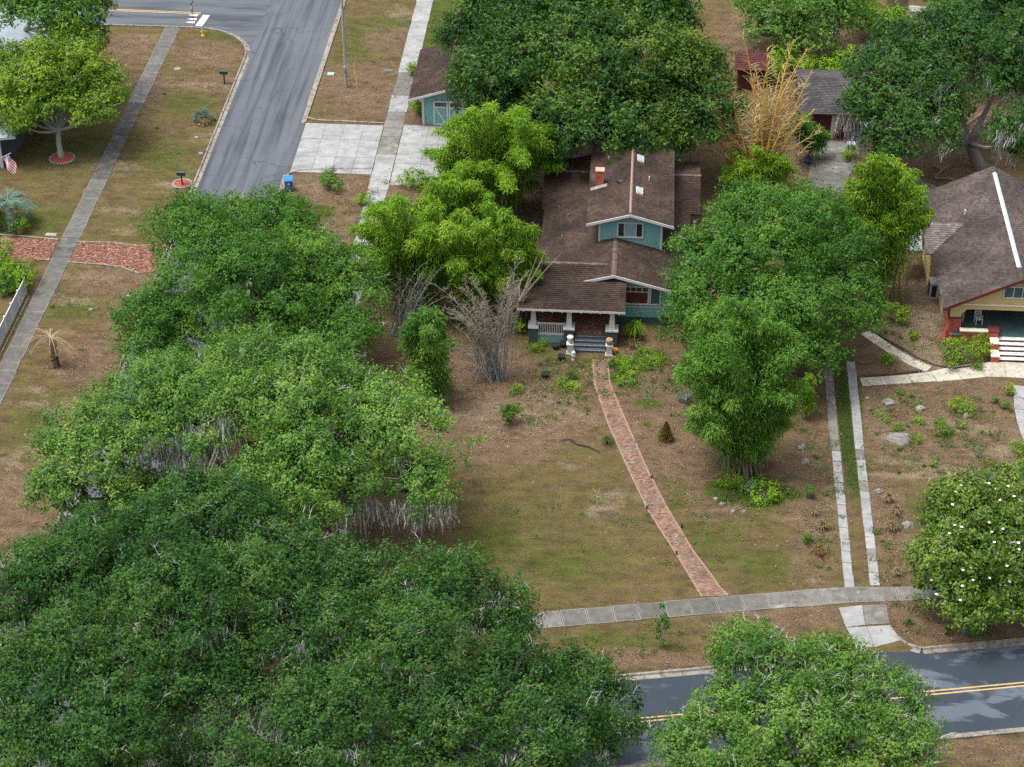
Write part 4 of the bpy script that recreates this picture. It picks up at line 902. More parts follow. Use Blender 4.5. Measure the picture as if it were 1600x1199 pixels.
def tree(name, label, cat, base, specs, leaf, size=.2, dens=1.0, cs=1.1, trunk=.4, moss=(), twigs=40, group=None, low=-.35, bark=None, holes=(), flat=.75, R=1.8, grow=.93, drape=0):
    """base (u, v) or Vector; specs = lobes (u, v, height, half width in photo px, vertical radius m)"""
    b = G(*base) if not isinstance(base, Vector) else base
    lobes = [(c, rx*grow, ry*grow, rz*grow) for c, rx, ry, rz in lobes_of(specs)]; t = thing(name, label, cat, b, group)
    P, N, T, L, CC = crown_leaves(lobes, size, dens, cs*.68, low, flat=flat, R=R, holes=[(tuple(G(u, v, h)), r) for u, v, h, r in holes])
    LEAVES[0] += len(P)
    polys_np('crown', tri_leaves(P, N, L, L*.62), 3, T, LM[leaf], t)
    rg = random.Random(len(P)); bark = bark or M_BARK
    cx = np.mean([l[0] for l in lobes], 0); low_z = min(l[0][2]-l[3]*.6 for l in lobes)
    top = Vector((b.x+(cx[0]-b.x)*.35, b.y+(cx[1]-b.y)*.35, max(1.2, low_z*.75)))
    mb = MB(); pts = curve(b-Vector((0,0,.2)), top, 0, rg.uniform(-.2, .2), 4); mb.tube(pts, [trunk*1.5, trunk*1.05, trunk*.95, trunk*.88, trunk*.8], 9); mb.build('trunk', bark, t, True)
    lm = MB()
    for c, rx, ry, rz in lobes:
        e = Vector(c)-Vector((0,0,rz*.2)); lm.tube(curve(top-Vector((0,0,.1)), e, -.3, rg.uniform(-.8, .8)), [trunk*.6, trunk*.45, trunk*.32, trunk*.22, trunk*.12], 6)
    sel = CC[NR.permutation(len(CC))[:int(twigs*1.2)]]
    for row in sel:
        p = Vector(row[:3]); ci = min(lobes, key=lambda l: (Vector(l[0])-p).length); c = Vector(ci[0])
        lm.tube(curve(c.lerp(p, .25), p, .1, rg.uniform(-.3, .3), 3), [.07, .05, .035, .015], 4, cap=False)
    lm.build('limbs', bark, t)
    if twigs:
        tw = MB()
        for row in CC[NR.permutation(len(CC))[:int(twigs*.75)]]:
            p = Vector(row[:3]); d = Vector(row[3:6]); rc = row[6]
            q = p+d*rc*rg.uniform(.1, .5); ax = (d*.5+Vector((rg.gauss(0, .6), rg.gauss(0, .6), rg.uniform(0, .6)))).normalized(); ln = rg.uniform(.5, 1.1); e = q+ax*ln
            main = curve(q, e, rg.uniform(-.08, .08), rg.uniform(-.15, .15), 4); tw.tube(main, [.016, .014, .011, .008, .004], 3, cap=False)
            for k in range(rg.randint(2, 5)):
                f = main[rg.randint(1, 3)]; g = f+(ax+Vector((rg.gauss(0, .8), rg.gauss(0, .8), rg.gauss(0, .6)))).normalized()*ln*rg.uniform(.25, .55); tw.tube([f, f.lerp(g, .5)+Vector((rg.gauss(0, .03), rg.gauss(0, .03), .03)), g], [.011, .008, .003], 3, cap=False)
        tag(tw.build('twigs', M_TWIG, t), kind='stuff')
    for q in moss: moss_drape(t, *q)
    if drape:                                          # more moss hanging from the outer boughs
        sel = CC[(CC[:, 5] < .35) & (CC[:, 4] < -.15)]; V = []; T2 = []
        for row in sel[NR.permutation(len(sel))[:drape]]:
            p0 = row[:3]+row[3:6]*row[6]*.55
            ln0 = NR.uniform(.7, 2.1)
            for i in range(34):
                p = p0+NR.normal(size=3)*np.array([.28, .22, .12]); ln = ln0*NR.uniform(.35, 1); a = NR.uniform(0, pi); sd = np.array([np.cos(a), np.sin(a), 0])*NR.uniform(.012, .04); q1 = p+np.array([NR.normal(0, .12), NR.normal(0, .1), -ln*NR.uniform(.4, .65)]); q2 = p+np.array([NR.normal(0, .2), NR.normal(0, .15), -ln]); tn = NR.random()
                V += [p-sd, p+sd, q1+sd*.8, q1-sd*.8, q1-sd*.8, q1+sd*.8, q2+sd*.1, q2-sd*.1]; T2 += [tn, tn]
        tag(polys_np('hanging_moss', np.array(V), 4, T2, M_MOSS, t), kind='stuff')
    return t
def moss_drape(t, u, v, h, wpx, length, n=60):
    """Spanish moss hanging from (u, v) at height h over a width of wpx photo pixels"""
    c = G(u, v, h); w = wpx/PPM(u, v, h); V = []; T = []
    for i in range(int(n*2.4)):
        x = NR.uniform(-1, 1)*w; y = NR.normal(0, .3); ln = length*NR.uniform(.35, 1)*(1-.4*abs(x/w)); wd = NR.uniform(.015, .045); tn = NR.random()
        p = np.array([c.x+x, c.y+y, c.z+NR.normal(0, .25)]); a = NR.uniform(0, pi); s = np.array([np.cos(a), np.sin(a), 0])*wd; j = NR.normal(0, .13, (4, 3)); j[:, 2] = 0; j = np.cumsum(j, 0)*.6
        q = [p+j[0], p+np.array([0, 0, -ln*.4])+j[1], p+np.array([0, 0, -ln*.75])+j[2], p+np.array([0, 0, -ln])+j[3]]; ws = [.7, 1, .6, .08]
        for k in range(3):
            V += [q[k]-s*ws[k], q[k]+s*ws[k], q[k+1]+s*ws[k+1], q[k+1]-s*ws[k+1]]; T.append(tn)
    tag(polys_np('hanging_moss', np.array(V), 4, T, M_MOSS, t), kind='stuff')

def bamboo(name, label, base, ell, n, leaf='bam', culm=None, dy=1.6, droop=.8, lpc=260, spread=.5, bare=0.0, lsize=.34, rad=.028, group='bamboo clumps', plume=.62):
    """clump of arching culms from base (u, v); tips lie in the ellipse ell = (u, v, half w, half h) near the base's distance"""
    b = G(*base); t = thing(name, label, 'bamboo', b, group); culm = culm or mat('green_culm', [(.13,.16,.05),(.2,.21,.08)], 2, .5)
    cm = MB(); P, N, A, T = [], [], [], []
    for i in range(n):
        a = NR.uniform(0, 2*pi); r = NR.uniform(0, 1)**.6
        tip = GY(ell[0]+ell[2]*r*cos(a), ell[1]+ell[3]*r*sin(a), b.y+NR.normal(0, dy)); tip.z = max(tip.z, .8)
        f = b+Vector((NR.normal(0, spread), NR.normal(0, spread*.7), -.1)); top = Vector((f.x*.45+tip.x*.55, f.y*.45+tip.y*.55, tip.z+droop*.8))
        pts = [((1-s)**2)*f+2*s*(1-s)*top+s*s*tip for s in np.linspace(0, 1, 9)]; cm.tube(pts, [rad*(1-.75*k/8) for k in range(9)], 5, t=NR.random(), cap=False)
        if NR.random() < bare: continue
        m = int(lpc*2.7*NR.uniform(.6, 1.3)); s = 1-NR.uniform(0, .75, m)**1.25; s = np.clip(s, 0, 1)
        pp = ((1-s)**2)[:, None]*np.array(f)+(2*s*(1-s))[:, None]*np.array(top)+(s*s)[:, None]*np.array(tip)
        out = NR.normal(size=(m, 3))*np.array([1, 1, .55]); k = NR.uniform(.1, 1, m)[:, None]*plume*1.5*(1.15-.6*s)[:, None]
        pp = pp+unit(out)*k-np.array([0, 0, 1])*k*.25
        P.append(pp); N.append(unit(NR.normal(size=(m, 3))*.6+np.array([0, 0, .7])+unit(out)*.3)); A.append(unit(out)*.7+np.array([0, 0, -.75])+NR.normal(size=(m, 3))*.3)
        T.append(np.clip(NR.normal(NR.normal(.5, .12), .15, m), .02, .98))
    cm.build('culms', culm, t)
    if P:
        P, N, A, T = map(np.concatenate, (P, N, A, T)); L = lsize*.84*NR.uniform(.6, 1.3, len(P)); LEAVES[0] += len(P)
        polys_np('leaves', tri_leaves(P, N, L, L*.27, A), 3, T, LM[leaf], t)
    return t
def bush(name, label, cat, u, v, w, hgt, leaf, size=.14, dens=1.0, group=None, cs=.4, flat=.8):
    """rounded low shrub: half width w in photo px, height hgt m"""
    b = G(u, v); r = w/PPM(u, v); t = thing(name, label, cat, b, group)
    lobes = [((b.x, b.y, hgt*.42), r*.72, r*.72, hgt*.42)]+[((b.x+NR.uniform(-.75, .75)*r, b.y+NR.uniform(-.75, .75)*r, hgt*NR.uniform(.3, .7)), r*NR.uniform(.3, .55), r*NR.uniform(.3, .55), hgt*NR.uniform(.25, .45)) for _ in range(5)]
    P, N, T, L, CC = crown_leaves(lobes, size, dens, min(cs, r*.6), -.6, inner=False, flat=flat, R=None); LEAVES[0] += len(P)
    polys_np('leaves', tri_leaves(P, N, L, L*.55), 3, T, LM[leaf], t)
    mb = MB()
    for row in CC[NR.permutation(len(CC))[:10]]: mb.tube(curve(b, Vector(row[:3]), .05, .05, 2), [.035, .022, .01], 4, cap=False)
    mb.build('stems', M_BARK, t); return t
def tuft(name, label, cat, u, v, w, hgt, leaf, n=130, group=None, arch=.5, wd=.03):
    """clump of arching grass blades"""
    b = G(u, v); r = w/PPM(u, v); a = NR.uniform(0, 2*pi, n); k = NR.uniform(.15, 1, n); V = []
    base = np.stack([np.cos(a)*r*.2*k, np.sin(a)*r*.2*k, np.zeros(n)], 1)+np.array(b)
    d = np.stack([np.cos(a), np.sin(a), np.zeros(n)], 1); s = np.stack([-np.sin(a), np.cos(a), np.zeros(n)], 1)*wd/2
    hh = hgt*NR.uniform(.6, 1.1, n)[:, None]*np.array([0, 0, 1])
    mid = base+d*(r*.45*k)[:, None]+hh*.8; tip = base+d*(r*k)[:, None]+hh*(1-arch*k)[:, None]
    V = np.concatenate([np.stack([base-s, base+s, mid+s, mid-s], 1), np.stack([mid-s, mid+s, tip+s*.2, tip-s*.2], 1)]).reshape(-1, 3)
    T = np.clip(np.tile(NR.normal(.5, .2, n), 2), .02, .98)
    o = polys_np(name, V, 4, T, LM[leaf]); return tag(o, label, cat, group)

# ---- the big trees
tree('oak_tree', 'round green oak over the side street, above the mossy oak', 'tree', (400,585),
     [(390,440,6.6,150,3.9),(262,500,5.2,80,3.0),(510,450,6,85,3.2),(330,375,7,90,3),(530,525,4.6,65,2.6),(425,520,5,115,3),(430,365,7,80,2.6),(240,560,4,55,2.2)], 'oak', .172, 1.0, 1.15, .45, twigs=110)
tree('oak_tree', 'wide light green oak hung with grey moss, left of the brick path', 'tree', (430,790),
     [(430,620,8.2,135,3),(270,632,7.8,120,2.8),(160,700,6.8,90,2.8),(590,680,6.6,105,3),(500,735,6.2,115,2.8),(110,770,5.4,52,2.5),(400,800,5.2,85,2.3),(655,755,5,55,2.2),(370,570,7.4,60,2),(300,800,5.4,60,1.8),(540,615,7,60,2.2),(185,785,4.8,46,1.9),(235,765,3.4,45,1.4)], 'oakl', .17, .95, 1.1, .5, twigs=260, drape=44, holes=[(292,735,6.2,1.4),(330,725,6.4,1.2),(250,740,6.0,1.0),(520,845,3.4,.9),(620,835,3.2,1.2)],
     moss=[(262,700,6.6,28,2.0,90),(325,690,6.8,32,2.2,110),(292,712,6.5,30,2.0,90),(285,740,5.4,40,1.4,80),(560,785,5.2,34,2.4,110),(650,790,5.0,40,2.2,120),(600,800,4.2,22,1.8,30),(520,840,3.6,20,2.0,50),(500,850,3.4,10,1.6,20),(110,808,4.6,18,1.2,30),(690,805,3.6,12,1.4,20)])
tree('oak_tree', 'dark dense oak filling the lower left corner of the picture', 'tree', (230,1290),
     [(330,835,9,115,3.4),(170,905,9,130,3.4),(55,985,8.5,105,3.2),(300,955,10,135,3.6),(130,1060,9.6,120,3.4),(330,1060,9.4,95,3),(440,905,9,100,3.4),(30,1140,9,100,3),(190,1150,9.4,110,3),(60,900,8,60,2.6),(330,1205,6.6,90,2.0),(120,1215,8,90,2.4)], 'dark', .168, 1.0, 1.15, .6, twigs=260, drape=85, holes=[(325,1115,9.6,1.3),(265,1130,9.8,1.1),(310,1080,8.4,1.4),(350,1120,8.4,1.3),(10,1085,9.2,1.4),(75,1050,9.6,.9)],
     moss=[(12,1068,7.5,16,2.2,45),(70,1040,8,16,1.3,25),(300,1068,8,26,1.8,50)])
tree('oak_tree', 'dark mossy oak over the front street, left of the asphalt gap', 'tree', (620,1270),
     [(560,945,8,105,3.2),(700,930,7.6,95,3),(785,965,6.4,55,2.4),(640,1040,8.4,120,3.2),(790,1080,7,95,2.8),(480,1010,9,95,3),(520,1130,9,100,3),(900,1085,5.8,62,2.3),(680,1150,8.4,110,3),(860,1160,7,90,2.8),(940,1130,5.5,40,2),(400,1160,8.6,85,2.8)], 'dark', .168, .95, 1.1, .55, twigs=260, drape=95, holes=[(325,1115,9.2,1.3),(395,1140,9.2,1.3),(345,1170,9,1.0),(470,1150,9.4,.9),(600,1120,9.6,1.0),(720,1000,8.8,1.0),(310,1080,8,1.4),(390,1110,8,1.4)],
     moss=[(600,1100,8.8,14,1.6,24),(720,985,8,12,1.4,20),(315,1052,8.6,26,2.6,80),(345,1105,8.2,34,2.2,80),(390,1085,8.4,28,2.4,80),(255,1100,8.4,26,1.6,50),(460,1120,8.2,24,2,50),(300,1145,8,34,1.6,60),(420,1150,8,26,1.6,50)])
tree('oak_tree', 'light green oak at the bottom edge beside the yellow centre line', 'tree', (1250,1290),
     [(1220,1080,6.8,105,2.7),(1150,1125,6.6,75,2.4),(1350,1110,6.6,95,2.6),(1260,1150,7.2,125,3.0),(1410,1165,6.2,70,2.3),(1172,1030,5.6,48,1.8),(1075,1175,6.2,60,2.2),(1330,1185,6.6,80,2.5),(1150,1195,6.8,75,2.5),(1300,1055,5.8,58,2.0)], 'oakm', .165, .95, 1.0, .45, twigs=420, drape=8, grow=.84, holes=[(1190,1115,8.2,1.1),(1265,1120,8.6,.9),(1240,1175,9,1.2),(1120,1165,7.8,.9),(1320,1150,8.2,.9)])
tree('oak_tree', 'dense rounded green tree right of the bungalow', 'tree', (1215,600),
     [(1210,400,7.2,118,4.0),(1125,420,6.4,80,3.9),(1305,425,6,64,3.5),(1210,480,5.4,110,3.4),(1318,490,5,58,2.5),(1100,500,4.8,58,3.3),(1170,338,7.8,60,2.6),(1262,350,7.6,72,2.6),(1250,545,3.8,56,2.0),(1105,560,3.4,42,2.0)], 'oak', .175, 1.1, 1.05, .42, twigs=60)
tree('broadleaf_tree', 'huge dark glossy leaved tree behind the bungalow roof', 'tree', (935,262),
     [(930,100,9,140,5),(800,120,8,90,4.5),(1060,125,8,88,4.5),(930,178,6.8,115,3.8),(830,30,10,90,4),(1010,30,10,100,4),(755,55,8,55,4),(1095,190,5.6,55,3.2),(850,200,6,50,3.4),(1020,200,5.6,70,3),(920,20,10.5,80,3.6),(760,140,6,45,3)], 'big', .27, 1.1, 1.35, .55, twigs=90, low=-.5, R=2.1)
tree('oak_tree', 'mossy oak shading the maroon garage and the brown back yard', 'tree', (1532,262),
     [(1420,115,8,95,3.8),(1365,165,6.4,55,2.9),(1480,70,9,70,3.4),(1580,120,8,55,3.6),(1445,195,5.8,66,2.8),(1585,215,6,36,3.2),(1390,225,4.6,50,2.3),(1590,60,8.5,55,3),(1475,150,7,45,2.6)], 'dark', .24, 1.05, 1.15, .5, twigs=110, drape=26, holes=[(1522,150,6.4,1.5),(1522,185,4,1.6),(1522,120,7.4,1.0)],
     moss=[(1330,185,4.6,22,2.6,60),(1355,165,5.6,18,2.4,40),(1520,118,7.4,16,3.0,60),(1535,115,7.2,12,2.6,40),(1445,160,5.5,20,1.5,30),(1352,215,3.6,22,2.2,40),(1380,232,3.2,18,1.6,30),(1500,195,5,12,2,30),(1570,240,4,18,1.4,25)])
tree('shade_tree', 'yellow green shade tree with a red mulch ring at the upper left', 'tree', (97,247),
     [(100,105,6.4,72,2.8),(45,145,5.2,58,2.5),(155,128,5.2,46,2.3),(112,62,7.6,42,1.9),(55,172,4.4,45,1.6),(140,172,4.2,36,1.6),(165,155,4.4,35,1.8),(20,110,5.6,45,2.4),(98,145,5.2,50,2.0),(8,160,4.6,40,1.8),(25,188,3.6,28,1.1)], 'yel', .22, .85, 1.0, .24, twigs=80, R=1.35, bark=mat('pale_bark', [(.2,.19,.18),(.3,.29,.275)], 3, .9, .4, 12))
tree('oak_tree', 'dark tree with forked trunk in the upper left corner', 'tree', (19,90),
     [(95,22,8.6,58,3),(40,2,9.5,60,3),(130,50,7,30,2.2),(120,5,8.5,45,2.6)], 'oak', .26, 1.0, 1.1, .28, twigs=30)
tree('oak_tree', 'green oak crown at the upper right edge above the mossy oak', 'tree', (1590,120),
     [(1560,35,6.5,60,3.2),(1600,5,7.5,70,3.2),(1500,25,5,40,2.4)], 'dark', .26, 1.05, 1.1, .35, twigs=30)
tree('scrub_tree', 'tangle of scrub trees at the top edge right of the big dark tree', 'tree', (1250,75),
     [(1240,25,4,55,2.8),(1300,10,4.4,45,2.6),(1195,45,2.6,28,2),(1255,55,2.4,40,1.8),(1320,30,3,25,1.8),(1185,5,4,30,2.4)], 'oakl', .26, .85, 1.0, .2, twigs=60)
tree('scrub_tree', 'low bright scrub before the wooden fence at the top edge', 'shrub', (1385,50),
     [(1370,40,1.4,30,1.2),(1400,30,1.6,22,1.2),(1350,20,2.2,26,1.6),(1410,45,.9,14,.8)], 'bam', .24, .9, .8, .08, twigs=10, R=.7)
tree('scrub_tree', 'yellowish scrub beside the white boat at the top edge', 'shrub', (1490,12), [(1480,0,2,34,1.8),(1540,5,1.8,30,1.6)], 'yel', .26, .8, .8, .08, twigs=12, R=.7)
for k, (u, v, w, h) in enumerate(((1222,108,24,2.2),(1256,112,24,1.8),(1288,112,24,1.7),(1316,106,22,2.2),(1213,92,9,2.6),(1168,118,20,2.3),(1196,122,20,2.4))):
    bush('hedge_shrub', ['bright hedge shrub at the left end of the row behind the maroon garage', 'bright hedge shrub second from the left behind the maroon garage', 'bright hedge shrub third from the left behind the maroon garage', 'bright hedge shrub nearest the mossy oak behind the maroon garage', 'narrow upright hedge shrub before the scrub trees', 'leafy hedge shrub before the maroon roofed shed', 'leafy hedge shrub right of the maroon roofed shed'][k], 'shrub', u, v+6, w, h, 'bam', .22, 1.3, 'hedge behind the maroon garage', .6)
t = tree('magnolia_tree', 'broad magnolia with white flowers by the front kerb', 'tree', (1530,975),
     [(1530,850,4.4,88,3.0),(1475,895,3.3,48,2.3),(1590,860,4.2,60,2.8),(1520,930,2.6,75,1.9),(1500,800,5,55,2.2),(1570,785,5.2,60,2.0),(1450,880,2.8,26,1.6),(1600,930,3,50,2)], 'mag', .2, 1.0, .85, .26, twigs=110, low=-.5, R=1.2)
fm = mat('magnolia_petal', [(.72,.70,.62),(.8,.79,.73)], 4, .6)
for u, v in ((1502,760),(1539,756),(1545,757),(1555,766),(1575,761),(1584,777),(1562,783),(1493,770),(1488,790),(1491,822),(1502,825),(1503,825),(1483,835),(1434,844),(1449,844),(1545,818),(1567,828),(1553,849),(1591,850),(1592,860),(1440,887),(1517,889),(1504,892),(1459,864),(1573,886),(1549,833),(1577,910),(1463,930),(1500,939),(1503,917),(1520,908),(1455,908),(1452,965),(1546,905)):
    d = _ray(u, v); best = None                         # on the crown's outside
    for (c, rx, ry, rz) in lobes_of([(1530,850,4.4,88,3.0),(1475,895,3.3,48,2.3),(1590,860,4.2,60,2.8),(1520,930,2.6,75,1.9),(1500,800,5,55,2.2),(1570,785,5.2,60,2.0),(1450,880,2.8,26,1.6),(1600,930,3,50,2)]):
        r = np.array([rx, ry, rz])*1.04; o = (np.array([0, 0, CAMH])-np.array(c))/r; e = d/r; A_, B_, C_ = e@e, 2*o@e, o@o-1; D_ = B_*B_-4*A_*C_
        if D_ > 0:
            s = (-B_-math.sqrt(D_))/(2*A_); best = s if best is None else min(best, s)
    if best is None: continue
    p = Vector(d)*best+Vector((0, 0, CAMH)); mb = MB(); a0 = R0.random()*6
    for k in range(7):
        a = a0+k*2*pi/7; q = Vector((cos(a), sin(a), 0)); s = Vector((-q.y, q.x, 0)); ln = R0.uniform(.06, .12)
        mb.face([p, p+q*ln*.6+s*.05+Vector((0,0,.05)), p+q*ln+Vector((0,0,.09)), p+q*ln*.6-s*.05+Vector((0,0,.05))])
    mb.build('flower', fm, t)

# ---- bamboo
M_CULMB = mat('blue_grey_culm', [(.13,.15,.15),(.22,.25,.26),(.3,.32,.32)], 2, .6)
M_CULMY = mat('golden_culm', [(.56,.32,.04),(.68,.43,.08)], 2, .5)
M_CULMT = mat('tan_dead_cane', [(.16,.125,.09),(.25,.205,.15)], 2, .8)
bamboo('bamboo', 'tall bright bamboo drooping before the teal garage', (775,338), (772,245,108,82), 84, 'bam', lpc=420, dy=2.2, spread=1.1, droop=1.4, lsize=.36, plume=.75)
bamboo('bamboo', 'bright bamboo between the round oak and the sidewalk end', (655,490), (640,385,98,78), 84, 'bam', lpc=400, dy=2.0, spread=.8, droop=1.4, lsize=.36, plume=.75, culm=M_CULMB)
bamboo('bamboo', 'weeping green bamboo at the left side of the bungalow roof', (790,500), (785,395,64,78), 70, 'bam', lpc=380, dy=1.3, spread=.6, droop=1.8, lsize=.38)
bamboo('bamboo', 'green bamboo filling the gap above the bare dead canes', (735,505), (722,395,46,64), 44, 'bam', lpc=360, dy=1.6, spread=.8, droop=1.4, lsize=.36)
bamboo('bamboo', 'yellow green bamboo between the two bright clumps left of the house', (712,400), (715,310,56,40), 36, 'bam', lpc=360, dy=1.4, spread=.8, droop=1.2, lsize=.36)
bamboo('bamboo', 'small dense bamboo thicket left of the bare blue culms', (678,628), (670,545,42,66), 34, 'bamd', lpc=420, dy=.8, spread=.6, droop=.6, lsize=.3, plume=.7)
bamboo('bamboo', 'feathery bamboo beside the pale awnings of the cream house', (1378,470), (1382,330,74,86), 84, 'bam', lpc=330, dy=1.2, spread=.8, droop=.8, lsize=.34)
bamboo('bamboo', 'deep green weeping bamboo between the brick path and the wheel strips', (1165,738), (1155,590,104,134), 112, 'bamd', lpc=470, dy=1.2, spread=.7, droop=1.2, lsize=.34, culm=M_CULMT, plume=.75)
bamboo('bamboo', 'slim upright bamboo plants beside the left wheel strip', (1262,655), (1262,610,11,38), 9, 'bam', lpc=160, dy=.4, spread=.25, droop=.3, lsize=.26, plume=.35)
def bare_cane(name, label, base, tips, culm, twig, side=.5, rad=.045, bow=.5, nside=26, spread=.5, tr=.02):
    b = G(*base); t = thing(name, label, 'bamboo', b, 'bamboo clumps'); cm = MB(); tw = MB(); rg = random.Random(len(tips))
    for u, v in tips:
        f = b+Vector((rg.gauss(0, spread), rg.gauss(0, spread*.7), -.1)); tip = GY(u, v, b.y+rg.gauss(0, .9)); tip.z = max(tip.z, 1.5)
        bw = bow*rg.uniform(.2, 2.4); top = Vector((f.x*(.5+bw*.25)+tip.x*(.5-bw*.25), f.y*.5+tip.y*.5+rg.gauss(0, .3), tip.z*(.62+.3*bw)))
        pts = [((1-s)**2)*f+2*s*(1-s)*top+s*s*tip for s in np.linspace(0, 1, 11)]; cm.tube(pts, [rad*(1-.8*k/10) for k in range(11)], 5, t=rg.random(), cap=False)
        for k in range(nside):
            s = .3+.68*k/nside; p = ((1-s)**2)*f+2*s*(1-s)*top+s*s*tip; a = rg.uniform(0, 2*pi); ln = side*(1.5-s)*rg.uniform(.6, 1.4)
            q = p+Vector((cos(a), sin(a)*.8, rg.uniform(.25, .9)))*ln; tw.tube([p, p.lerp(q, .5)+Vector((0,0,.04)), q], [tr, tr*.8, tr*.3], 3, t=rg.random(), cap=False)
    cm.build('culms', culm, t); tag(tw.build('branchlets', twig, t), kind='stuff'); return t
rg = random.Random(4)
tips = [(1158,45),(1198,72),(1240,62),(1262,75),(1180,100),(1222,95),(1110,170),(1100,200),(1125,150),(1095,225),(1140,130),(1255,130),(1275,170),(1285,205),(1245,110),(1170,120),(1208,130),(1232,150),(1150,165),(1120,240),(1265,225),(1190,140),(1105,185),(1118,215),(1098,160),(1130,180)]+[(rg.gauss(1145, 24), rg.gauss(205, 30)) for _ in range(20)]+[(rg.gauss(1215, 28), rg.gauss(165, 38)) for _ in range(24)]
bare_cane('bamboo', 'tall leafless golden bamboo behind the round green tree', (1182,296), tips, M_CULMY, mat('straw_branchlet', [(.33,.25,.12),(.44,.35,.19)], 2, .8), 1.0, .1, .1, 34, .7, .024)
bamboo('bamboo', 'leafy green bamboo growth at the foot of the golden canes', (1188,304), (1182,262,58,32), 40, 'bam', lpc=260, dy=1.0, spread=.9, droop=.6, lsize=.32)
bamboo('bamboo', 'shaded green bamboo before the maroon garage door', (1262,250), (1262,205,30,30), 16, 'bamd', lpc=260, dy=.8, spread=.5, droop=.6, lsize=.34)
tips = [(rg.gauss(705, 42), rg.gauss(478, 30)) for _ in range(40)]+[(rg.gauss(810, 14), rg.gauss(450, 26)) for _ in range(14)]
bare_cane('bamboo', 'bare dead bamboo with blue grey culms left of the porch', (772,592), tips, M_CULMB, M_CULMT, .5, .034, .5, 34, .5, .014)
bare_cane('bamboo', 'dark bare culms standing behind the small bamboo thicket', (625,520), [(rg.gauss(660, 36), rg.gauss(432, 18)) for _ in range(26)], M_CULMB, M_CULMT, .5, .045, .2, 10, .6)
b = thing('dead_branch', 'bare dead branch lying over the porch roof edge', 'branch', (-7.5, 123, 3))
mb = MB(); P0 = GY(812,470,120.6); 
for e in ((848,410),(856,388),(840,402),(878,400),(845,425),(826,425),(868,408)): mb.tube(curve(P0, GY(*e, 122.5)+Vector((0,0,.25)), .2, R0.uniform(-.3, .3)), [.05, .04, .03, .02, .008], 5)
mb.build('branches', M_CULMT, b)
print('LEAVES', LEAVES[0])

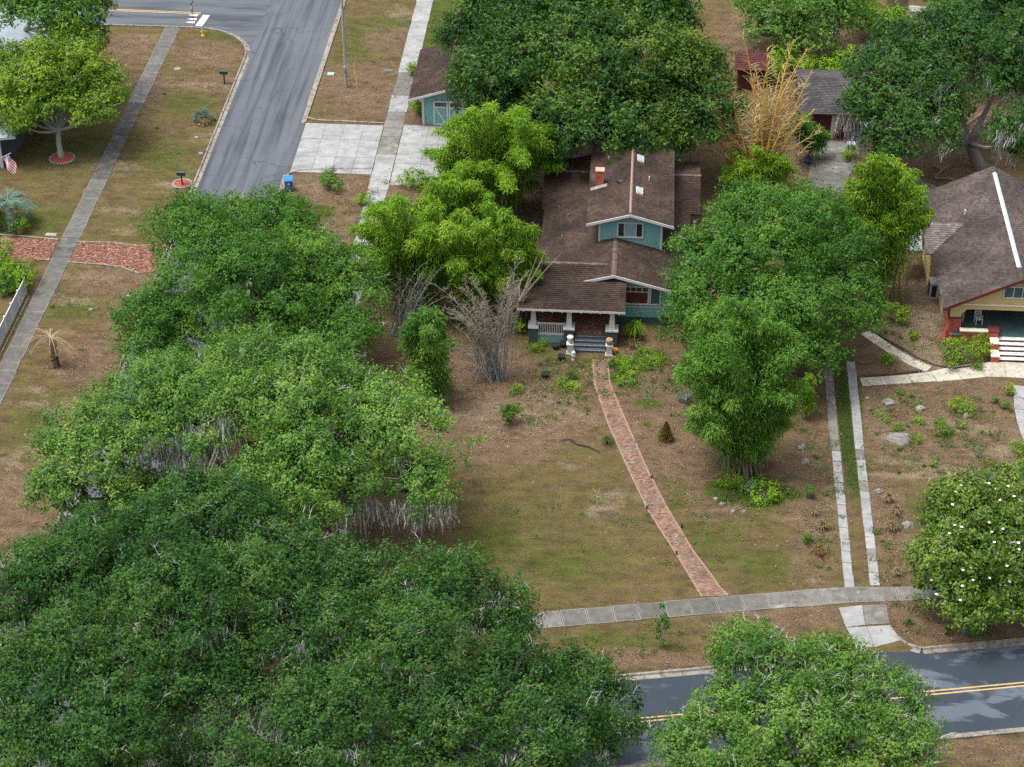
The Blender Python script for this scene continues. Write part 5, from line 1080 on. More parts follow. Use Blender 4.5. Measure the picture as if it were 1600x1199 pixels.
# ------------------------------------------------------------------ small planting
S = [('shrub','little round shrub with pale stem by the pale driveway','shrub',516,292,19,1.5,'oak',.13),
 ('shrub','dark leafy shrub alone on the litter left of the brick path','shrub',797,664,13,1.5,'dark',.14),
 ('shrub','leafy shrub spreading before the brick porch','shrub',1505,562,36,1.7,'yel',.15),
 ('shrub','yellow green hedge shrub above the white fence','shrub',28,448,32,2.0,'bam',.16),
 ('shrub','yellow green hedge shrub at the left edge by the brick drive','shrub',-4,425,32,2.2,'bam',.16),
 ('shrub','dark hedge behind the chain link at the left edge','shrub',15,455,24,1.3,'oak',.14),
 ('shrub','bright shrub under the blue green palm at the left edge','shrub',0,358,14,1.6,'bam',.15),
 ('shrub','yellow green shrub beside the side street gutter, left of the oak','shrub',283,365,14,.9,'bamd',.14),
 ('shrub','clipped round shrub, left of the pair in the right bed','shrub',1469,666,11,.7,'yel',.07),
 ('shrub','clipped round shrub, right of the pair in the right bed','shrub',1480,681,12,.75,'yel',.07),
 ('shrub','small clipped shrub right of the round pair','shrub',1503,670,8,.45,'yel',.07),
 ('shrub','airy dark shrub in the middle of the right bed','shrub',1501,645,16,1.0,'bamd',.11),
 ('shrub','clipped dark shrub at the right edge beside the front walk','shrub',1592,712,15,.9,'yel',.08),
 ('shrub','lower clipped dark shrub at the right edge','shrub',1600,738,12,.9,'yel',.08),
 ('shrub','small green shrub on the sandy bed behind the curving walk','shrub',1425,530,8,.7,'bamd',.11),
 ('shrub','small green shrub in the triangular bed','shrub',1388,568,10,.8,'bam',.11),
 ('shrub','small leafy clump at the foot of the brick porch shrub','shrub',1524,577,9,.4,'yel',.1),
 ('shrub','wispy shrub under the feathery bamboo','shrub',1400,505,18,1.5,'bamd',.13),
 ('shrub','low green clump by the stepping stone in the right bed','shrub',1403,615,7,.3,'bam',.09),
 ('shrub','bright weed clump below the rock in the right bed','shrub',1431,690,9,.45,'bam',.09),
 ('shrub','green weed clump left of the round pair of shrubs','shrub',1375,655,12,.35,'bamd',.09),
 ('shrub','green weed clump beside the dark hole in the right bed','shrub',1437,661,7,.4,'bamd',.09),
 ('shrub','weed clump among the roots in the right bed','shrub',1405,672,11,.35,'bamd',.09),
 ('shrub','small dark shrub near the front walk, upper of two','shrub',1555,628,7,.4,'oak',.08),
 ('shrub','small dark shrub near the front walk, lower of two','shrub',1572,638,8,.45,'oak',.08),
 ('shrub','leafy green plant at the far end of the front walk','shrub',1577,616,9,.7,'bamd',.1),
 ('shrub','bright weeds in the lower right bed','shrub',1457,728,7,.5,'bam',.09),
 ('shrub','bluish weed clump in the lower right bed','shrub',1530,713,6,.3,'palm',.09),
 ('shrub','narrow dark seedling nearest the left wheel strip','shrub',1265,778,7,.95,'oak',.08),
 ('shrub','narrow dark seedling lower on the left of the wheel strips','shrub',1262,848,8,.8,'oak',.08),
 ('shrub','olive fern clump left of the wheel strips','shrub',1284,868,13,.5,'con',.12),
 ('shrub','dark green weeds at the foot of the weeping bamboo','shrub',1195,775,36,.7,'bamd',.13),
 ('shrub','bright green weeds left at the foot of the weeping bamboo','shrub',1140,752,26,.6,'bam',.12),
 ('shrub','silvery low plant at the foot of the weeping bamboo','shrub',1178,768,14,.6,'palm',.13),
 ('shrub','bluish flowering weeds at the left foot of the weeping bamboo','shrub',1070,628,12,.6,'palm',.12),
 ('shrub','bright leafy weeds right of the porch steps','shrub',985,575,26,.35,'bam',.1),
 ('shrub','bright leafy weeds farther right of the porch steps','shrub',1015,560,24,.4,'bam',.1),
 ('shrub','bright green weeds by the upper brick path','shrub',978,598,18,.35,'bam',.1),
 ('shrub','green weeds left of the upper brick path','shrub',885,602,22,.3,'bam',.1),
 ('shrub','green weeds under the left porch pier','shrub',838,545,16,.5,'bam',.1),
 ('shrub','tall weeds beside the dead bamboo foot','shrub',812,520,12,1.0,'bamd',.12),
 ('shrub','small bright weed left of the dark shrub','shrub',808,612,11,.35,'bam',.1),
 ('shrub','dark plant near the right pedestal','shrub',958,572,9,.45,'dark',.1),
 ('shrub','green weeds beside the maroon garage drive','shrub',1330,248,12,.9,'bamd',.13),
 ('shrub','overgrown shrub on the sidewalk by the teal garage','shrub',644,118,9,1.3,'bam',.14),
 ('shrub','bamboo seedling at the corner of the teal garage','shrub',655,180,11,1.3,'bam',.14),
 ('shrub','bamboo seedlings beside the pale garage driveway','shrub',650,292,28,1.2,'bam',.15),
 ('shrub','bright shoots on the broken sidewalk end','shrub',570,322,12,1.0,'bam',.14),
 ('shrub','green plant in the bed below the magnolia','shrub',1533,990,16,.7,'oak',.13)]
SWAP = {'bamd': 'bam', 'oak': 'oakl', 'dark': 'oak'}
for (nm, lab, cat, u, v, w, h, lf, sz) in S: bush(nm, lab, cat, u, v, w, h, SWAP.get(lf, lf), sz*1.05, 1.0, cs=.35)
TUF = [('tall arching grass clump before the bungalow window', 992,530,22,1.6,'bam',260), ('tan grass mound at the foot of the arching grass clump',990,540,15,.5,'tan',160),
 ('grass tuft at the edge of the brick path', 948,692,13,.55,'grass',160), ('bluish grass tuft beside the bed by the brick porch', 1465,660,0.1,.1,'grass',2),
 ('tan grass tuft right of the wheel strips, top of three',1388,783,12,.7,'tan',170), ('tan grass tuft right of the wheel strips, middle of three',1400,803,13,.7,'tan',170), ('tan grass tuft right of the wheel strips, lowest of three',1393,828,14,.65,'tan',170),
 ('tan grass tuft left of the wheel strips, upper',1273,803,12,.55,'tan',140), ('tan grass tuft left of the wheel strips, lower',1284,826,14,.6,'tan',160), ('tan grass tuft near the lower wheel strip',1402,898,12,.5,'tan',120),
 ('pale weeds in the lower right bed',1570,733,8,.5,'grass',60), ('green strap leaved tuft by the front kerb, left one',1480,990,10,.5,'grass',110), ('green strap leaved tuft by the front kerb, right one',1508,992,10,.5,'palm',110),
 ('straggly green tuft in the litter by the front kerb',1420,975,9,.4,'grass',80), ('grey green tuft before the porch bed',893,590,15,.5,'grass',120)]
for lab, u, v, w, h, lf, n in TUF:
    if w > 1: tuft('grass_clump', lab, 'grass clump', u, v, w, h, lf, n, 'grass clumps')
# small orange conifer
b = G(1040,688); t = thing('conifer', 'small orange green conifer right of the brick path', 'conifer', b)
n = 2600; k = NR.uniform(0, 1, n)**.7; a = NR.uniform(0, 2*pi, n); r = .62*(1-k)*NR.uniform(.3, 1.1, n)
P = np.stack([b.x+r*np.cos(a), b.y+r*np.sin(a), .1+k*1.35], 1); N = unit(NR.normal(size=(n, 3))+np.array([0, 0, .8]))
polys_np('needles', tri_leaves(P, N, .16, .05, np.stack([np.cos(a), np.sin(a), np.full(n, .1)], 1)), 3, np.clip(NR.normal(.5, .25, n), 0, 1), LM['con'], t)
mb = MB(); mb.tube([b, b+Vector((0,0,1.3))], [.05, .01], 6); mb.build('trunk', M_BARK, t)
def sapling(label, u, v, h, leaf, n, spreadm, size, y0=.45):
    b = G(u, v); t = thing('sapling', label, 'sapling', b, 'young saplings'); mb = MB(); top = b+Vector((R0.uniform(-.1, .1), 0, h)); mb.tube(curve(b, top, 0, .06), [.035, .03, .024, .018, .008], 6)
    ends = []
    for k in range(9):
        p = b.lerp(top, y0+(1-y0)*k/9); a = R0.uniform(0, 2*pi); e = p+Vector((cos(a)*spreadm, sin(a)*spreadm, spreadm*.35))*(R0.uniform(.5, 1)); mb.tube([p, p.lerp(e, .5)+Vector((0,0,.05)), e], [.014, .01, .004], 4, cap=False); ends.append((p, e))
    mb.build('stem', M_TWIG, t)
    P = np.array([list(p.lerp(e, R0.uniform(.3, 1.05))+Vector((R0.gauss(0, .09), R0.gauss(0, .09), R0.gauss(0, .09)))) for p, e in [R0.choice(ends) for _ in range(n)]])
    polys_np('leaves', tri_leaves(P, unit(NR.normal(size=(n, 3))+np.array([0, 0, 1])), size, size*.6), 3, np.clip(NR.normal(.5, .2, n), 0, 1), LM[leaf], t)
sapling('young tree with a few leaves on the verge by the front street', 1034,1010, 3.0, 'oak', 420, .5, .15, .15)
sapling('thin yellowish sapling beside the mossy oak on the lawn', 736,762, 4.0, 'yel', 480, 1.3, .14, .35)
sapling('tiny bare sapling in a sandy ring on the lawn', 931,802, 1.7, 'yel', 110, .55, .09, .4)
for k, (u, v, r, m, lab) in enumerate(((97,248,.95,M_MULCHR,'red mulch ring at the foot of the yellow green shade tree'),(285,288,.68,M_MULCHR,'red mulch ring round the near mailbox post'))):
    c = G(u, v); t = thing('mulch_ring', lab, 'mulch ring', c, 'red mulch rings'); mb = MB(); mb.lathe(c, [(r,.0),(r*.9,.05),(r*.5,.09),(.02,.1)], 24); mb.build('mulch', m, t)
    for j in range(22):
        a = 2*pi*j/22; s = MB(); s.rbox((c.x+cos(a)*(r+.04), c.y+sin(a)*(r+.04), .04), (.12, .2, .1), a+R0.gauss(0, .1)); s.build('edging_stone', M_CONCW, t)

# ------------------------------------------------------------------ palms
def fronds(b, z, n, ln, leaf, droop, parent, name, width=.5, drop0=(-.2, .8), bare=False, mrib=None):
    P, N, A, T = [], [], [], []; rb = MB()
    for i in range(n):
        a = 2*pi*i/n*2.399+R0.uniform(-.2, .2); el = R0.uniform(*drop0); L = ln*R0.uniform(.8, 1.1)
        c = Vector((b.x, b.y, z)); d = Vector((cos(a), sin(a), 0)); pts = []
        for s in np.linspace(0, 1, 8): pts.append(c+d*(L*s*cos(el*.6))+Vector((0,0,L*(s*sin(el)-droop*s*s))))
        rb.tube(pts, [.035*(1-.8*k/7) for k in range(8)], 4, cap=False)
        for s in np.linspace(.15, 1, 26 if not bare else 20):
            k = min(int(s*7), 6); f = s*7-k; p = pts[k].lerp(pts[k+1], f); tg = (pts[k+1]-pts[k]).normalized(); sd = tg.cross(Vector((0,0,1))).normalized()
            for sg in (-1, 1):
                q = sd*sg*.8+tg*.6+Vector((0,0,-.35 if not bare else -1.3)); q.normalize(); w = width*(1-abs(s-.45)*.9)
                P.append(p+q*w*.4); A.append(q); N.append(Vector((q.y*.2, -q.x*.2, 1))); T.append(R0.gauss(.5, .18))
    o = rb.build(name, mrib, parent); P, N, A = np.array(P), unit(np.array(N)), np.array(A)
    polys_np('leaflets', tri_leaves(P, N, width, .055 if not bare else .03, A), 3, np.clip(T, 0, 1), LM[leaf], o)
b = G(18,352); t = thing('fan_palm', 'blue green palm at the left edge below the flag', 'palm', b)
mb = MB(); mb.tube(curve(b, b+Vector((0,0,1.9)), 0, .05), [.24,.2,.19,.2,.22], 9); mb.build('trunk', mat('palm_bark', [(.05,.045,.04),(.12,.1,.085)], 5, .95, .6, 14), t)
fronds(b, 2.0, 34, 1.9, 'palm', .75, t, 'fronds', .62, (0, 1.35), mrib=mat('pale_rib', [(.14,.2,.15),(.2,.27,.2)], 3, .7))
b = G(88,573); t = thing('dead_palm', 'dead palm with brown drooping fronds on the left verge', 'palm', b)
mb = MB(); mb.tube([b, b+Vector((0,0,.5)), b+Vector((-.05,0,1.2)), b+Vector((-.1,0,2.1)), b+Vector((-.1,0,2.35))], [.3,.25,.24,.26,.16], 10); tk = mb.build('trunk', mat('dead_palm_bark', [(.04,.025,.02),(.11,.07,.05),(.19,.14,.11)], 5, .95, .8, 10), t)
for k in range(40):
    a = k*2.4; z = .35+k*.045; c = b+Vector((-.05+cos(a)*.24, sin(a)*.24, z)); m_ = MB(); m_.rbox(c, (.1, .1, .1), a); m_.build('leaf_stub', MATS['dead_palm_bark'], tk)
fronds(b+Vector((-.1,0,0)), 2.3, 15, 2.1, 'dry', .8, t, 'fronds', .3, (.2, 1.2), True, mat('dry_rib', [(.28,.2,.13),(.4,.31,.22)], 3, .8))
b = G(318,190); t = thing('palmetto', 'low fan palmetto beside the left kerb', 'palm', b)
P, N, A, T = [], [], [], []
for i in range(46):
    a = R0.uniform(0, 2*pi); el = R0.uniform(-.1, 1.2); c = b+Vector((cos(a)*cos(el), sin(a)*cos(el), .25+sin(el)))*R0.uniform(.5, .8); d = (c-b).normalized(); sd = d.cross(Vector((0,0,1))).normalized()
    for k in range(12):
        f = (k/11-.5)*2.2; q = d*cos(f)+sd*sin(f); P.append(c+q*.18); A.append(q); N.append(d.cross(sd)); T.append(R0.gauss(.5, .2) if el > .15 else .2)
polys_np('leaves', tri_leaves(np.array(P), unit(np.array(N)), .42, .06, np.array(A)), 3, np.clip(T, 0, 1), LM['palm'], t)
P = np.array([[b.x+R0.gauss(0, .4), b.y-.45+R0.gauss(0, .25), R0.uniform(.05, .3)] for _ in range(160)]); polys_np('dry_leaves', tri_leaves(P, unit(NR.normal(size=(160, 3))+np.array([0, 0, 1])), .4, .05), 3, NR.uniform(.3, .9, 160), LM['dry'], t)
b = G(32,365); t = thing('potted_plant', 'terracotta pot with a yellow green plant near the brick drive', 'potted plant', b)
mb = MB(); mb.lathe(b, [(.2,0),(.28,.35),(.31,.42),(.25,.42)], 14); mb.build('pot', mat('terracotta', [(.3,.13,.06),(.4,.19,.1)], 5, .85), t)
n = 500; P = np.array(b)+np.array([0, 0, .85])+NR.normal(size=(n, 3))*np.array([.33, .33, .25]); polys_np('leaves', tri_leaves(P, unit(NR.normal(size=(n, 3))+np.array([0, 0, 1])), .18, .1), 3, np.clip(NR.normal(.55, .2, n), 0, 1), LM['yel'], t)

# ------------------------------------------------------------------ street furniture and small things
M_POLE = mat('grey_wood_pole', [(.22,.22,.21),(.33,.33,.32)], 3, .9, .5, 10, stretch=(3,3,.3))
b = G(541,136); t = thing('utility_pole', 'grey wooden utility pole on the right verge', 'utility pole', b)
mb = MB(); mb.tube([b-Vector((0,0,.3)), b+Vector((0,0,5.5)), b+Vector((0,0,11))], [.125,.11,.09], 10); mb.build('pole', M_POLE, t)
mb = MB(); mb.rbox(b+Vector((-.02,-.18,1.8)), (.3,.14,.34)); mb.build('meter_box', M_STEEL, t); mb = MB(); mb.tube([b+Vector((.1,-.12,0)), b+Vector((.1,-.1,6))], .035, 6); mb.build('conduit', M_STEEL, t)
mb = MB(); mb.bx(b.x-1.2,b.x+1.2,b.y-.06,b.y+.06,10.2,10.35); mb.build('crossarm', M_POLE, t)
M_YEL = mat('yellow_guy_guard', [(.6,.38,.03),(.7,.46,.06)], 3, .5)
for k, (q, top) in enumerate((((559,141),10.0),((562,96),8.0))):
    e = G(*q); g = thing('guy_wire', ['guy wire with a yellow guard nearest the utility pole', 'thinner yellow guarded guy wire behind the utility pole'][k], 'guy wire', e, 'guy wires of the pole'); tp = b+Vector((0,0,top)); d = (tp-e).normalized()
    mb = MB(); mb.tube([e, tp], .012, 5); mb.build('wire', M_STEEL, g); mb = MB(); mb.tube([e, e+d*2.4], .045 if k == 0 else .02, 6); mb.build('guard', M_YEL, g)
for k, (u, v, pm, lab) in enumerate(((351,131,-.0,'black mailbox on a short post near the far corner'),(285,290,0,'green black mailbox in the red mulch ring'))):
    b = G(u, v); t = thing('mailbox', lab, 'mailbox', b, 'mailboxes along the left kerb'); mb = MB(); mb.bx(b.x-.05,b.x+.05,b.y-.05,b.y+.05,0,.95); mb.build('post', M_BLACK, t)
    mb = MB(); pr = [(cos(a)*.16, 1.12+sin(a)*.16) for a in np.linspace(0, pi, 9)]+[(-.16,.95),(.16,.95)]; mb.prism([(b.x-.34, b.y+y, z) for y, z in pr], (.68,0,0)); bx_ = mb.build('box', mat('mailbox_paint', [(.012,.025,.022),(.022,.045,.04)], 3, .4), t)
    mb = MB(); mb.bx(b.x-.2,b.x-.18,b.y-.19,b.y-.165,1.1,1.3); mb.build('flag', M_MAROON, bx_)
b = G(318,56); t = thing('fire_hydrant', 'yellow fire hydrant with a blue cap at the corner', 'hydrant', b)
mb = MB(); mb.lathe(b, [(.2,0),(.2,.06),(.13,.08),(.13,.5),(.17,.52),(.17,.6),(.14,.62)], 14); mb.build('body', M_YEL, t); mb = MB(); mb.lathe(b+Vector((0,0,.62)), [(.15,0),(.13,.12),(.06,.19),(.04,.26)], 12); mb.build('cap', mat('blue_paint', [(.03,.13,.35),(.05,.18,.42)], 3, .5), t)
for s in (-1, 1): mb = MB(); mb.tube([b+Vector((s*.1,0,.4)), b+Vector((s*.23,0,.4))], .06, 8); mb.build('nozzle', M_YEL, t)
b = G(304,52); t = thing('street_sign', 'thin green street sign post by the hydrant', 'sign', b)
mb = MB(); mb.tube([b, b+Vector((0,0,3.0))], .03, 6); mb.build('post', M_STEEL, t); mb = MB(); mb.bx(b.x-.02,b.x+.02,b.y-.45,b.y+.45,2.85,3.02); mb.build('sign_blade', mat('sign_green', [(.02,.1,.06),(.03,.13,.08)], 3, .5), t)
mb = MB(); mb.prism([(b.x-.05,b.y+.33*cos(a),2.35+.33*sin(a)) for a in [pi/8+k*pi/4 for k in range(8)]], (.02,0,0)); mb.build('sign_plate', M_STEEL, t)
b = G(452,297); t = thing('wheelie_bin', 'blue wheeled recycling bin at the kerb', 'bin', b)
M_BIN = mat('blue_bin_plastic', [(.025,.12,.30),(.035,.16,.37)], 3, .45)
a_ = .15; Mx = Matrix.Rotation(a_, 3, 'Z'); pt = lambda x, y, z: b+Mx@Vector((x, y, z))
mb = MB(); lo = [pt(x, y, .06) for x, y in ((-.25,-.28),(.25,-.28),(.25,.28),(-.25,.28))]; hi = [pt(x, y, .98) for x, y in ((-.34,-.4),(.34,-.4),(.34,.4),(-.34,.4))]
mb.idx(lo+hi, [(0,1,5,4),(1,2,6,5),(2,3,7,6),(3,0,4,7),(3,2,1,0),(4,5,6,7)]); mb.build('body', M_BIN, t)
mb = MB(); mb.idx([pt(x, y, .985) for x, y in ((-.37,-.44),(.37,-.44),(.37,.42),(-.37,.42))]+[pt(x, y, 1.08) for x, y in ((-.33,-.36),(.33,-.36),(.33,.42),(-.33,.42))], [(0,1,5,4),(1,2,6,5),(2,3,7,6),(3,0,4,7),(3,2,1,0),(4,5,6,7)]); mb.build('lid', mat('blue_lid_plastic', [(.03,.14,.33),(.04,.18,.4)], 3, .4), t)
for s in (-1, 1): mb = MB(); mb.tube([pt(s*.24, .33, .13), pt(s*.31, .33, .13)], .13, 12); mb.build('wheel', M_BLACK, t)
mb = MB(); mb.prism([pt(-.09,-.372,.62), pt(.09,-.372,.62), pt(.09,-.388,.76), pt(0,-.395,.82), pt(-.09,-.388,.76)], Mx@Vector((0,-.006,0))); mb.build('emblem', M_WHITE, t)
def lid(name, lab, cat, u, v, sx, sy, m, z=.06, rnd=False):
    c = G(u, v); mb = MB()
    if rnd: mb.lathe(c, [(sx,-.1),(sx,z*.7),(sx*.9,z),(.02,z+.01)], 18)
    else: mb.idx([(c.x-sx,c.y-sy,-.1),(c.x+sx,c.y-sy,-.1),(c.x+sx,c.y+sy,-.1),(c.x-sx,c.y+sy,-.1),(c.x-sx,c.y-sy,z-.02),(c.x+sx,c.y-sy,z-.02),(c.x+sx,c.y+sy,z-.02),(c.x-sx,c.y+sy,z-.02),(c.x-sx*.92,c.y-sy*.92,z),(c.x+sx*.92,c.y-sy*.92,z),(c.x+sx*.92,c.y+sy*.92,z),(c.x-sx*.92,c.y+sy*.92,z)], [(8,9,10,11)]+[(r*4+j, r*4+(j+1) % 4, (r+1)*4+(j+1) % 4, (r+1)*4+j) for r in (0, 1) for j in range(4)])
    tag(mb.build(name, m), lab, cat)
lid('utility_box', 'pale green ground box lid near the utility pole', 'utility box', 517,117, .3,.25, mat('pale_green_lid', [(.24,.36,.33),(.3,.42,.39)], 3, .6), .12)
lid('utility_box', 'dark green ground box lid by the pale sidewalk', 'utility box', 608,111, .36,.25, mat('dark_green_lid', [(.06,.1,.09),(.1,.15,.13)], 3, .7), .08)
lid('manhole_cover', 'round grey cover in the grass of the left verge', 'manhole cover', 277,108, .34, .34, M_STONE, .06, True)
lid('manhole_cover', 'small round cover in sandy soil near the dead palm', 'manhole cover', 142,484, .17, .17, M_STONE, .05, True)
lid('utility_box', 'small pale meter lid left of the round oak', 'utility box', 202,463, .2,.14, MATS['pale_green_lid'], .05)
lid('utility_box', 'pale meter lid beside the left kerb, upper one', 'utility box', 307,215, .16,.12, M_CONCW, .05)
lid('utility_box', 'pale meter lid beside the left kerb, lower one', 'utility box', 314,240, .16,.12, M_CONCW, .05)
lid('stepping_stone', 'flat grey stones in the grass by the brick drive', 'stone', 80,367, .42,.2, M_CONCW, .05)
# flag on the left house
b = G(14,262,0); t = thing('flag', 'red white and blue striped flag on a slanted white staff', 'flag', G(16,250,2.2))
p0 = G(8,262,1.2); ptop = G(16,240,2.35); mb = MB(); mb.tube([G(2,247,1.9), ptop+Vector((.05,0,.05))], .025, 6); mb.build('staff', M_WHITE, t)
hoist = G(15,240,2.3)-G(3.5,249,1.95); O = G(3.5,249,1.95); fall = Vector((.55,-.12,-1.25))
MR, MW, MBL = mat('flag_red', [(.42,.03,.05),(.5,.045,.07)], 4, .8), mat('flag_white', [(.68,.68,.68),(.76,.76,.76)], 4, .8), mat('flag_blue', [(.02,.05,.17),(.03,.07,.21)], 4, .8)
def fp(s, w): return O+hoist*s+fall*w*(1+.12*sin(s*5))+Vector((.05*sin(w*6+s*4), .09*sin(w*7+s*3), 0))
mb = MB(); N13 = 13
for k in range(N13):
    for j in range(10):
        w0, w1 = j/10, (j+1)/10; blue = (k >= 6 and j < 4)
        mb.face([fp(k/N13, w0), fp((k+1)/N13, w0), fp((k+1)/N13, w1), fp(k/N13, w1)], 2 if blue else (k % 2))
mb.build('cloth', [MR, MW, MBL], t)
st = MB()
for k in range(6):
    for j in range(5): c = fp(.5+k*.08, .04+j*.08)+Vector((0,-.012,.004)); st.rbox(c, (.035,.006,.035))
st.build('stars', MW, t)
# white panel fence and green wire fence at the left
t = thing('white_fence', 'white panel fence beside the left sidewalk', 'fence', (-43.75, 121, 0)); yy = np.linspace(112.5, 124.6, 8)
for i, y in enumerate(yy):
    mb = MB(); mb.bx(-43.82,-43.68,y-.07,y+.07,0,1.4); mb.build('post', M_WHITE, t)
    if i < 7:
        y1 = yy[i+1]; mb = MB(); mb.bx(-43.78,-43.72,y+.07,y1-.07,1.2,1.3); mb.build('rail', M_WHITE, t); mb = MB(); mb.bx(-43.78,-43.72,y+.07,y1-.07,.1,.2); mb.build('rail', M_WHITE, t)
        n = 13
        for k in range(n): p = MB(); a = y+.09+k*(y1-y-.18)/n; p.bx(-43.765,-43.735,a,a+(y1-y-.18)/n*.82,.2,1.2); p.build('picket', M_RIDGEB, t)
mb = MB(); mb.bx(-43.5,-43.4,112.5,124.4,-.05,.06); tag(mb.build('edging_strip', M_KERB), 'low concrete edging at the foot of the white fence', 'edging')
t = thing('wire_fence', 'green wire fence running left from the white fence', 'fence', (-46, 124.8, 0)); gm = mat('green_wire', [(.03,.1,.07),(.05,.13,.09)], 3, .5)
for k in range(5): mb = MB(); x = -44-k*1.6; mb.tube([(x,124.8,0),(x,124.8,1.45)], .03, 6); mb.build('post', gm, t)
mb = MB(); mb.tube([(-44,124.8,1.42),(-50.4,124.8,1.42)], .025, 6); mb.build('rail', gm, t); mb = MB()
for k in range(64):
    x = -44-k*.1
    mb.tube([(x,124.8,.05),(x-1.3,124.8,1.4)], .006, 3, cap=False); mb.tube([(x-1.3,124.8,.05),(x,124.8,1.4)], .006, 3, cap=False)
tag(mb.build('wire_mesh', gm, t), kind='stuff')
# boat and wooden fence at the top edge
b = G(1435,26); t = thing('boat', 'small white boat hull lying before the fence at the top edge', 'boat', b); mb = MB(); sec = []
for s in np.linspace(-1, 1, 9):
    w = .62*(1-abs(s)**3*.5); x = b.x+s*1.75; y = b.y-s*.22; sec.append([(x,y-w,.75),(x,y-w*.75,.15),(x,y,.02),(x,y+w*.75,.15),(x,y+w,.75),(x,y+w*.9,.75),(x,y+w*.6,.25),(x,y-w*.6,.25),(x,y-w*.9,.75)])
n9 = 9; mb.idx([p for s in sec for p in s], [(i*n9+k, i*n9+(k+1) % n9, (i+1)*n9+(k+1) % n9, (i+1)*n9+k) for i in range(8) for k in range(n9)]+[tuple(range(n9-1,-1,-1)), tuple(range(8*n9, 9*n9))]); mb.build('hull', M_WHITE, t)
mb = MB(); mb.bx(b.x-1.7,b.x+1.7,b.y-.75,b.y-.6,0,.16); mb.build('cradle', M_TEALD, t)
for k in (-.8, .2, 1.0): mb = MB(); mb.bx(b.x+k-.12,b.x+k+.12,b.y-k*.12-.5,b.y-k*.12+.5,.6,.65); mb.build('thwart', M_CULMT, t)
t = thing('wooden_fence', 'weathered wooden fence at the top edge left of the boat', 'fence', G(1400,22)); a, e = G(1384,24), G(1417,25)
for k in range(15): p = a.lerp(e, k/15); mb = MB(); mb.bx(p.x,p.x+.12,p.y,p.y+.025,0,1.75+R0.uniform(-.06,.06)); mb.build('plank', mat('grey_plank', [(.13,.1,.08),(.2,.165,.135)], 3, .9, objrand=.2, stretch=(4,4,.5)), t)
for u in (1417, 1456): c = G(u, 27); mb = MB(); mb.tube([c, c+Vector((0,0,2.3))], .06, 6); mb.build('post', M_CULMT, t)
# things by the maroon garage, logs, rocks
b = G(1330,232); mb = MB(); mb.bx(b.x-.3,b.x+.25,b.y-.3,b.y+.2,0,.45); t = thing('storage_tub', 'dark blue tub with a pale lid by the maroon garage', 'tub', b); mb.build('tub', mat('navy_plastic', [(.02,.05,.1),(.03,.07,.14)], 3, .5), t); mb = MB(); mb.bx(b.x-.34,b.x+.29,b.y-.34,b.y+.24,.45,.52); mb.build('lid', M_RIDGEB, t)
b = G(1335,224); mb = MB(); mb.lathe(b, [(.25,0),(.3,.8),(.32,.85),(.2,.86)], 12); tag(mb.build('barrel', MATS['navy_plastic']), 'navy barrel standing behind the storage tub', 'barrel')
b = G(1263,254); mb = MB(); mb.lathe(b, [(.3,0),(.36,.2),(.3,.32),(.1,.36)], 10); tag(mb.build('planter', MATS['navy_plastic']), 'dark blue planter at the edge of the garage drive', 'planter')
for k, (a, e, lab) in enumerate((((1461,278),(1483,258),'pale fallen log propped below the mossy oak'),((1461,279),(1492,281),'pale fallen log lying along the brown roof edge'),((1459,259),(1472,267),'short pale fallen branch by the concrete pad'),((1505,199),(1541,174),'long pale fallen log on the brown soil under the mossy oak'))):
    mb = MB(); mb.tube(curve(G(*a, .15), G(*e, .5 if k == 0 else .15), .05, .06), .07, 6); tag(mb.build('fallen_log', M_CULMT), lab, 'log')
def rock(lab, u, v, w, h, m=M_STONE):
    c = G(u, v); r = w/PPM(u, v); mb = MB(); vs = []
    for i, z in enumerate((-.05, h*.5, h*.9)):
        for k in range(9): q = (1, .85, .45)[i]*R0.uniform(.8, 1.15)*r; vs.append((c.x+cos(k*2*pi/9)*q, c.y+sin(k*2*pi/9)*q*.85, z*R0.uniform(.8, 1.15)))
    mb.idx(vs, [(i*9+k, i*9+(k+1) % 9, (i+1)*9+(k+1) % 9, (i+1)*9+k) for i in (0, 1) for k in range(9)]+[tuple(range(18, 27))]); tag(mb.build('rock', m), lab, 'rock', 'garden rocks')
for lab, u, v, w, h in (('flat dark round rock at the upper left of the right bed',1388,630,12,.3),('grey rock right of the flat dark rock',1437,640,8,.3),('grey rock beside the airy dark shrub',1510,652,7,.3),('long flat rock left of the weed clump',1403,685,22,.12),('pale rock left of the wheel strips',1252,700,7,.2),('dark rock left of the wheel strips',1258,722,8,.25),('pale rock right of the wheel strips beside the tan tufts',1372,769,8,.22),
 ('dark lump at the edge of the magnolia bed',1418,822,10,.3),('pale stepping stone beside the right wheel strip, upper',1355,622,4,.08),('pale stepping stone beside the right wheel strip, lower',1358,639,4,.08),('tan stone beside the slim bamboo',1277,620,4,.12),
 ('pale stone at the left end of the bamboo bed edge',1118,780,5,.15),('pale stone in the bamboo bed edge, second from the left',1128,788,5,.15),('pale stone at the lowest bend of the bamboo bed edge',1145,800,5,.15),('pale stone at the right end of the bamboo bed edge',1162,800,5,.15)): rock(lab, u, v, w, h)
b = thing('fallen_branch', 'dark fallen branch at the edge of the litter by the lawn', 'branch', G(905,695)); mb = MB(); mb.tube([G(876,688,.06), G(890,686,.1), G(902,694,.08), G(920,698,.08), G(938,707,.06)], [.02,.045,.05,.045,.02], 6); mb.build('wood', mat('dark_dead_wood', [(.03,.026,.024),(.07,.06,.055)], 4, .95), b)
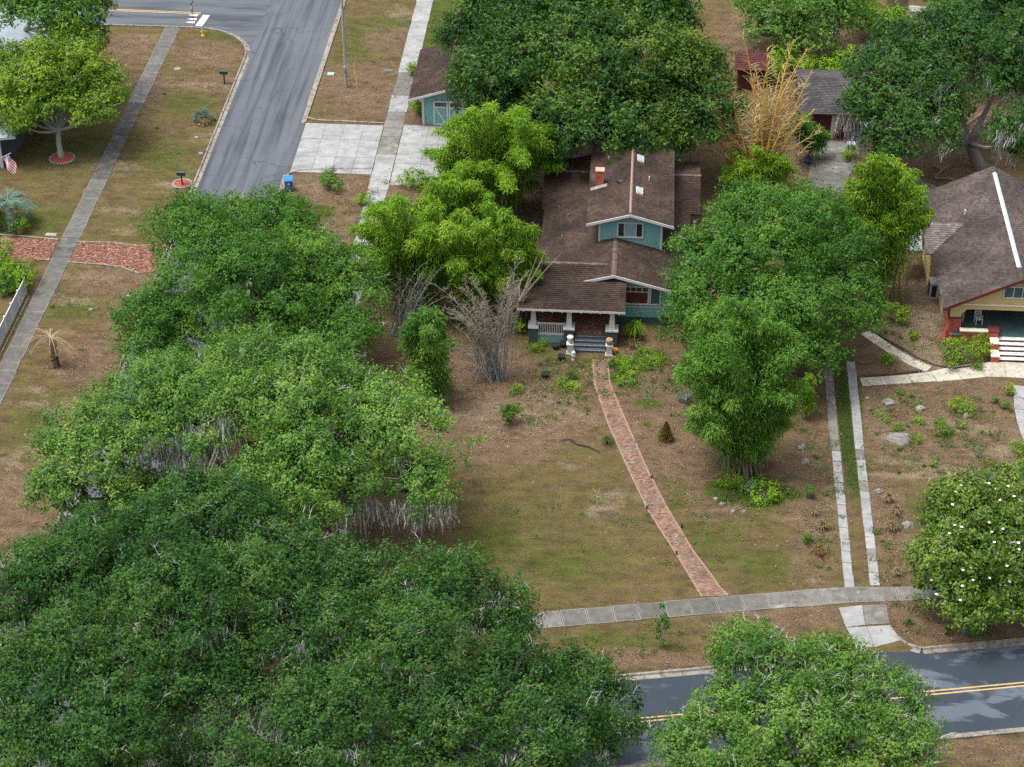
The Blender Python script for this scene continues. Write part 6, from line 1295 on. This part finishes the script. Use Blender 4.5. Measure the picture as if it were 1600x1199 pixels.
for k, (u, v) in enumerate(((1011,796),(1065,824),(1057,867),(1018,748))): c = G(u, v); mb = MB(); mb.lathe(c, [(.05,0),(.06,.08),(.02,.18),(.08,.2),(.07,.25),(.02,.26)], 10); tag(mb.build('path_light', M_BLACK), ['small black path light left of the brick path, upper', 'small black path light right of the brick path, lower', 'small black path light left of the brick path, lower', 'small black path light right of the brick path, upper'][k], 'lamp', 'path lights')

# ------------------------------------------------------------------ fallen leaves and grass, uncountable
def soil_at(x, y):
    i = np.clip(np.searchsorted(gx, x), 0, nx-1); j = np.clip(np.searchsorted(gy, y), 0, ny-1); return soil[j, i], Z_[j, i]
n = 330000; x = NR.uniform(-55, 34, n); y = NR.uniform(78, 182, n); w, z = soil_at(x, y)
drift = sum(np.sin(x*np.cos(a_)*f_+y*np.sin(a_)*f_+p_) for a_, f_, p_ in zip(NR.uniform(0, 6, 12), NR.uniform(1.2, 5, 12), NR.uniform(0, 6, 12)))/3.2
keep = (road_depth(x, y) < -.1) & (NR.random(n) < (.10+.75*w[:, 0]+.12*w[:, 2]-.1*w[:, 1])*np.clip(.6+drift*.8, .05, 1.6)); x, y, z = x[keep], y[keep], z[keep]; n = len(x)
P = np.stack([x, y, np.where(NR.random(n) < .18, .062, z+.025)], 1); N = unit(NR.normal(size=(n, 3))*.22+np.array([0, 0, 1])); L = NR.uniform(.07, .17, n)
tag(polys_np('leaf_litter', tri_leaves(P, N, L, L*.6), 3, np.clip(NR.normal(.45, .28, n), 0, 1), leafmat('fallen_leaf', (.075,.048,.034), (.145,.1,.071), (.28,.21,.15), .05)), 'dry brown fallen leaves scattered over lawns and beds', 'leaves', kind='stuff')
n = 420000; x = NR.uniform(-55, 34, n); y = NR.uniform(78, 182, n); w, z = soil_at(x, y)
keep = (road_depth(x, y) < -.1) & (NR.random(n) < (.12+.9*w[:, 1]-.3*w[:, 0]-.3*w[:, 2])); x, y, z = x[keep], y[keep], z[keep]; n = len(x)
k2 = 9000; x = np.concatenate([x, NR.uniform(13.92, 14.78, k2)]); y = np.concatenate([y, NR.triangular(104, 112, 122, k2)]); z = np.concatenate([z, np.zeros(k2)]); n = len(x)
P = np.stack([x, y, z+.03], 1); A = unit(NR.normal(size=(n, 3))*.7+np.array([0, 0, .9])); N = unit(np.cross(A, NR.normal(size=(n, 3)))); L = NR.uniform(.07, .16, n)
tag(polys_np('grass', tri_leaves(P, N, L, .03, A), 3, np.clip(NR.normal(.55, .2, n), 0, 1), LM['grass']), 'short patchy grass over the lawns and verges', 'grass', kind='stuff')

# weeds and seedlings too many to count
WP = []; WT = []
for (u, v, ru, rv, cnt, hgt) in ((930,590,120,36,90,.18),(1000,585,60,40,40,.22),(860,620,70,45,40,.15),(1470,655,120,45,80,.2),(1450,720,110,30,50,.18),(1400,620,40,40,20,.2),(1290,800,30,110,40,.18),(1390,860,25,70,24,.18),(1190,770,70,26,60,.3),(1060,650,60,50,24,.14),(1450,520,70,50,24,.16),(1000,1000,160,30,26,.1),(900,820,200,90,18,.06),(1100,830,90,80,16,.07),(640,300,60,30,26,.2),(560,340,60,26,26,.2),(250,200,90,130,18,.06),(600,110,60,70,10,.06),(150,480,110,80,14,.06),(1260,640,24,70,26,.3),(1440,960,50,30,14,.2)):
    for _ in range(cnt):
        a = NR.uniform(0, 2*pi); r = NR.random()**.5; c = np.array(G(u+ru*r*cos(a), v+rv*r*sin(a))); k = NR.integers(10, 46); rr = NR.uniform(.08, .34); tn = NR.normal(.5, .18)
        if road_depth(c[0], c[1]) > -.2: continue
        WP.append(c+np.stack([NR.normal(0, rr, k), NR.normal(0, rr, k), NR.uniform(.03, 1, k)*hgt], 1)); WT.append(np.clip(NR.normal(tn, .12, k), .09, .98))
P = np.concatenate(WP); n = len(P); L = NR.uniform(.07, .16, n)
tag(polys_np('weeds', tri_leaves(P, unit(NR.normal(size=(n, 3))*.6+np.array([0, 0, 1])), L, L*.6), 3, np.concatenate(WT), LM['grass']), 'small green weeds sprouting through lawns and beds', 'weeds', kind='stuff')
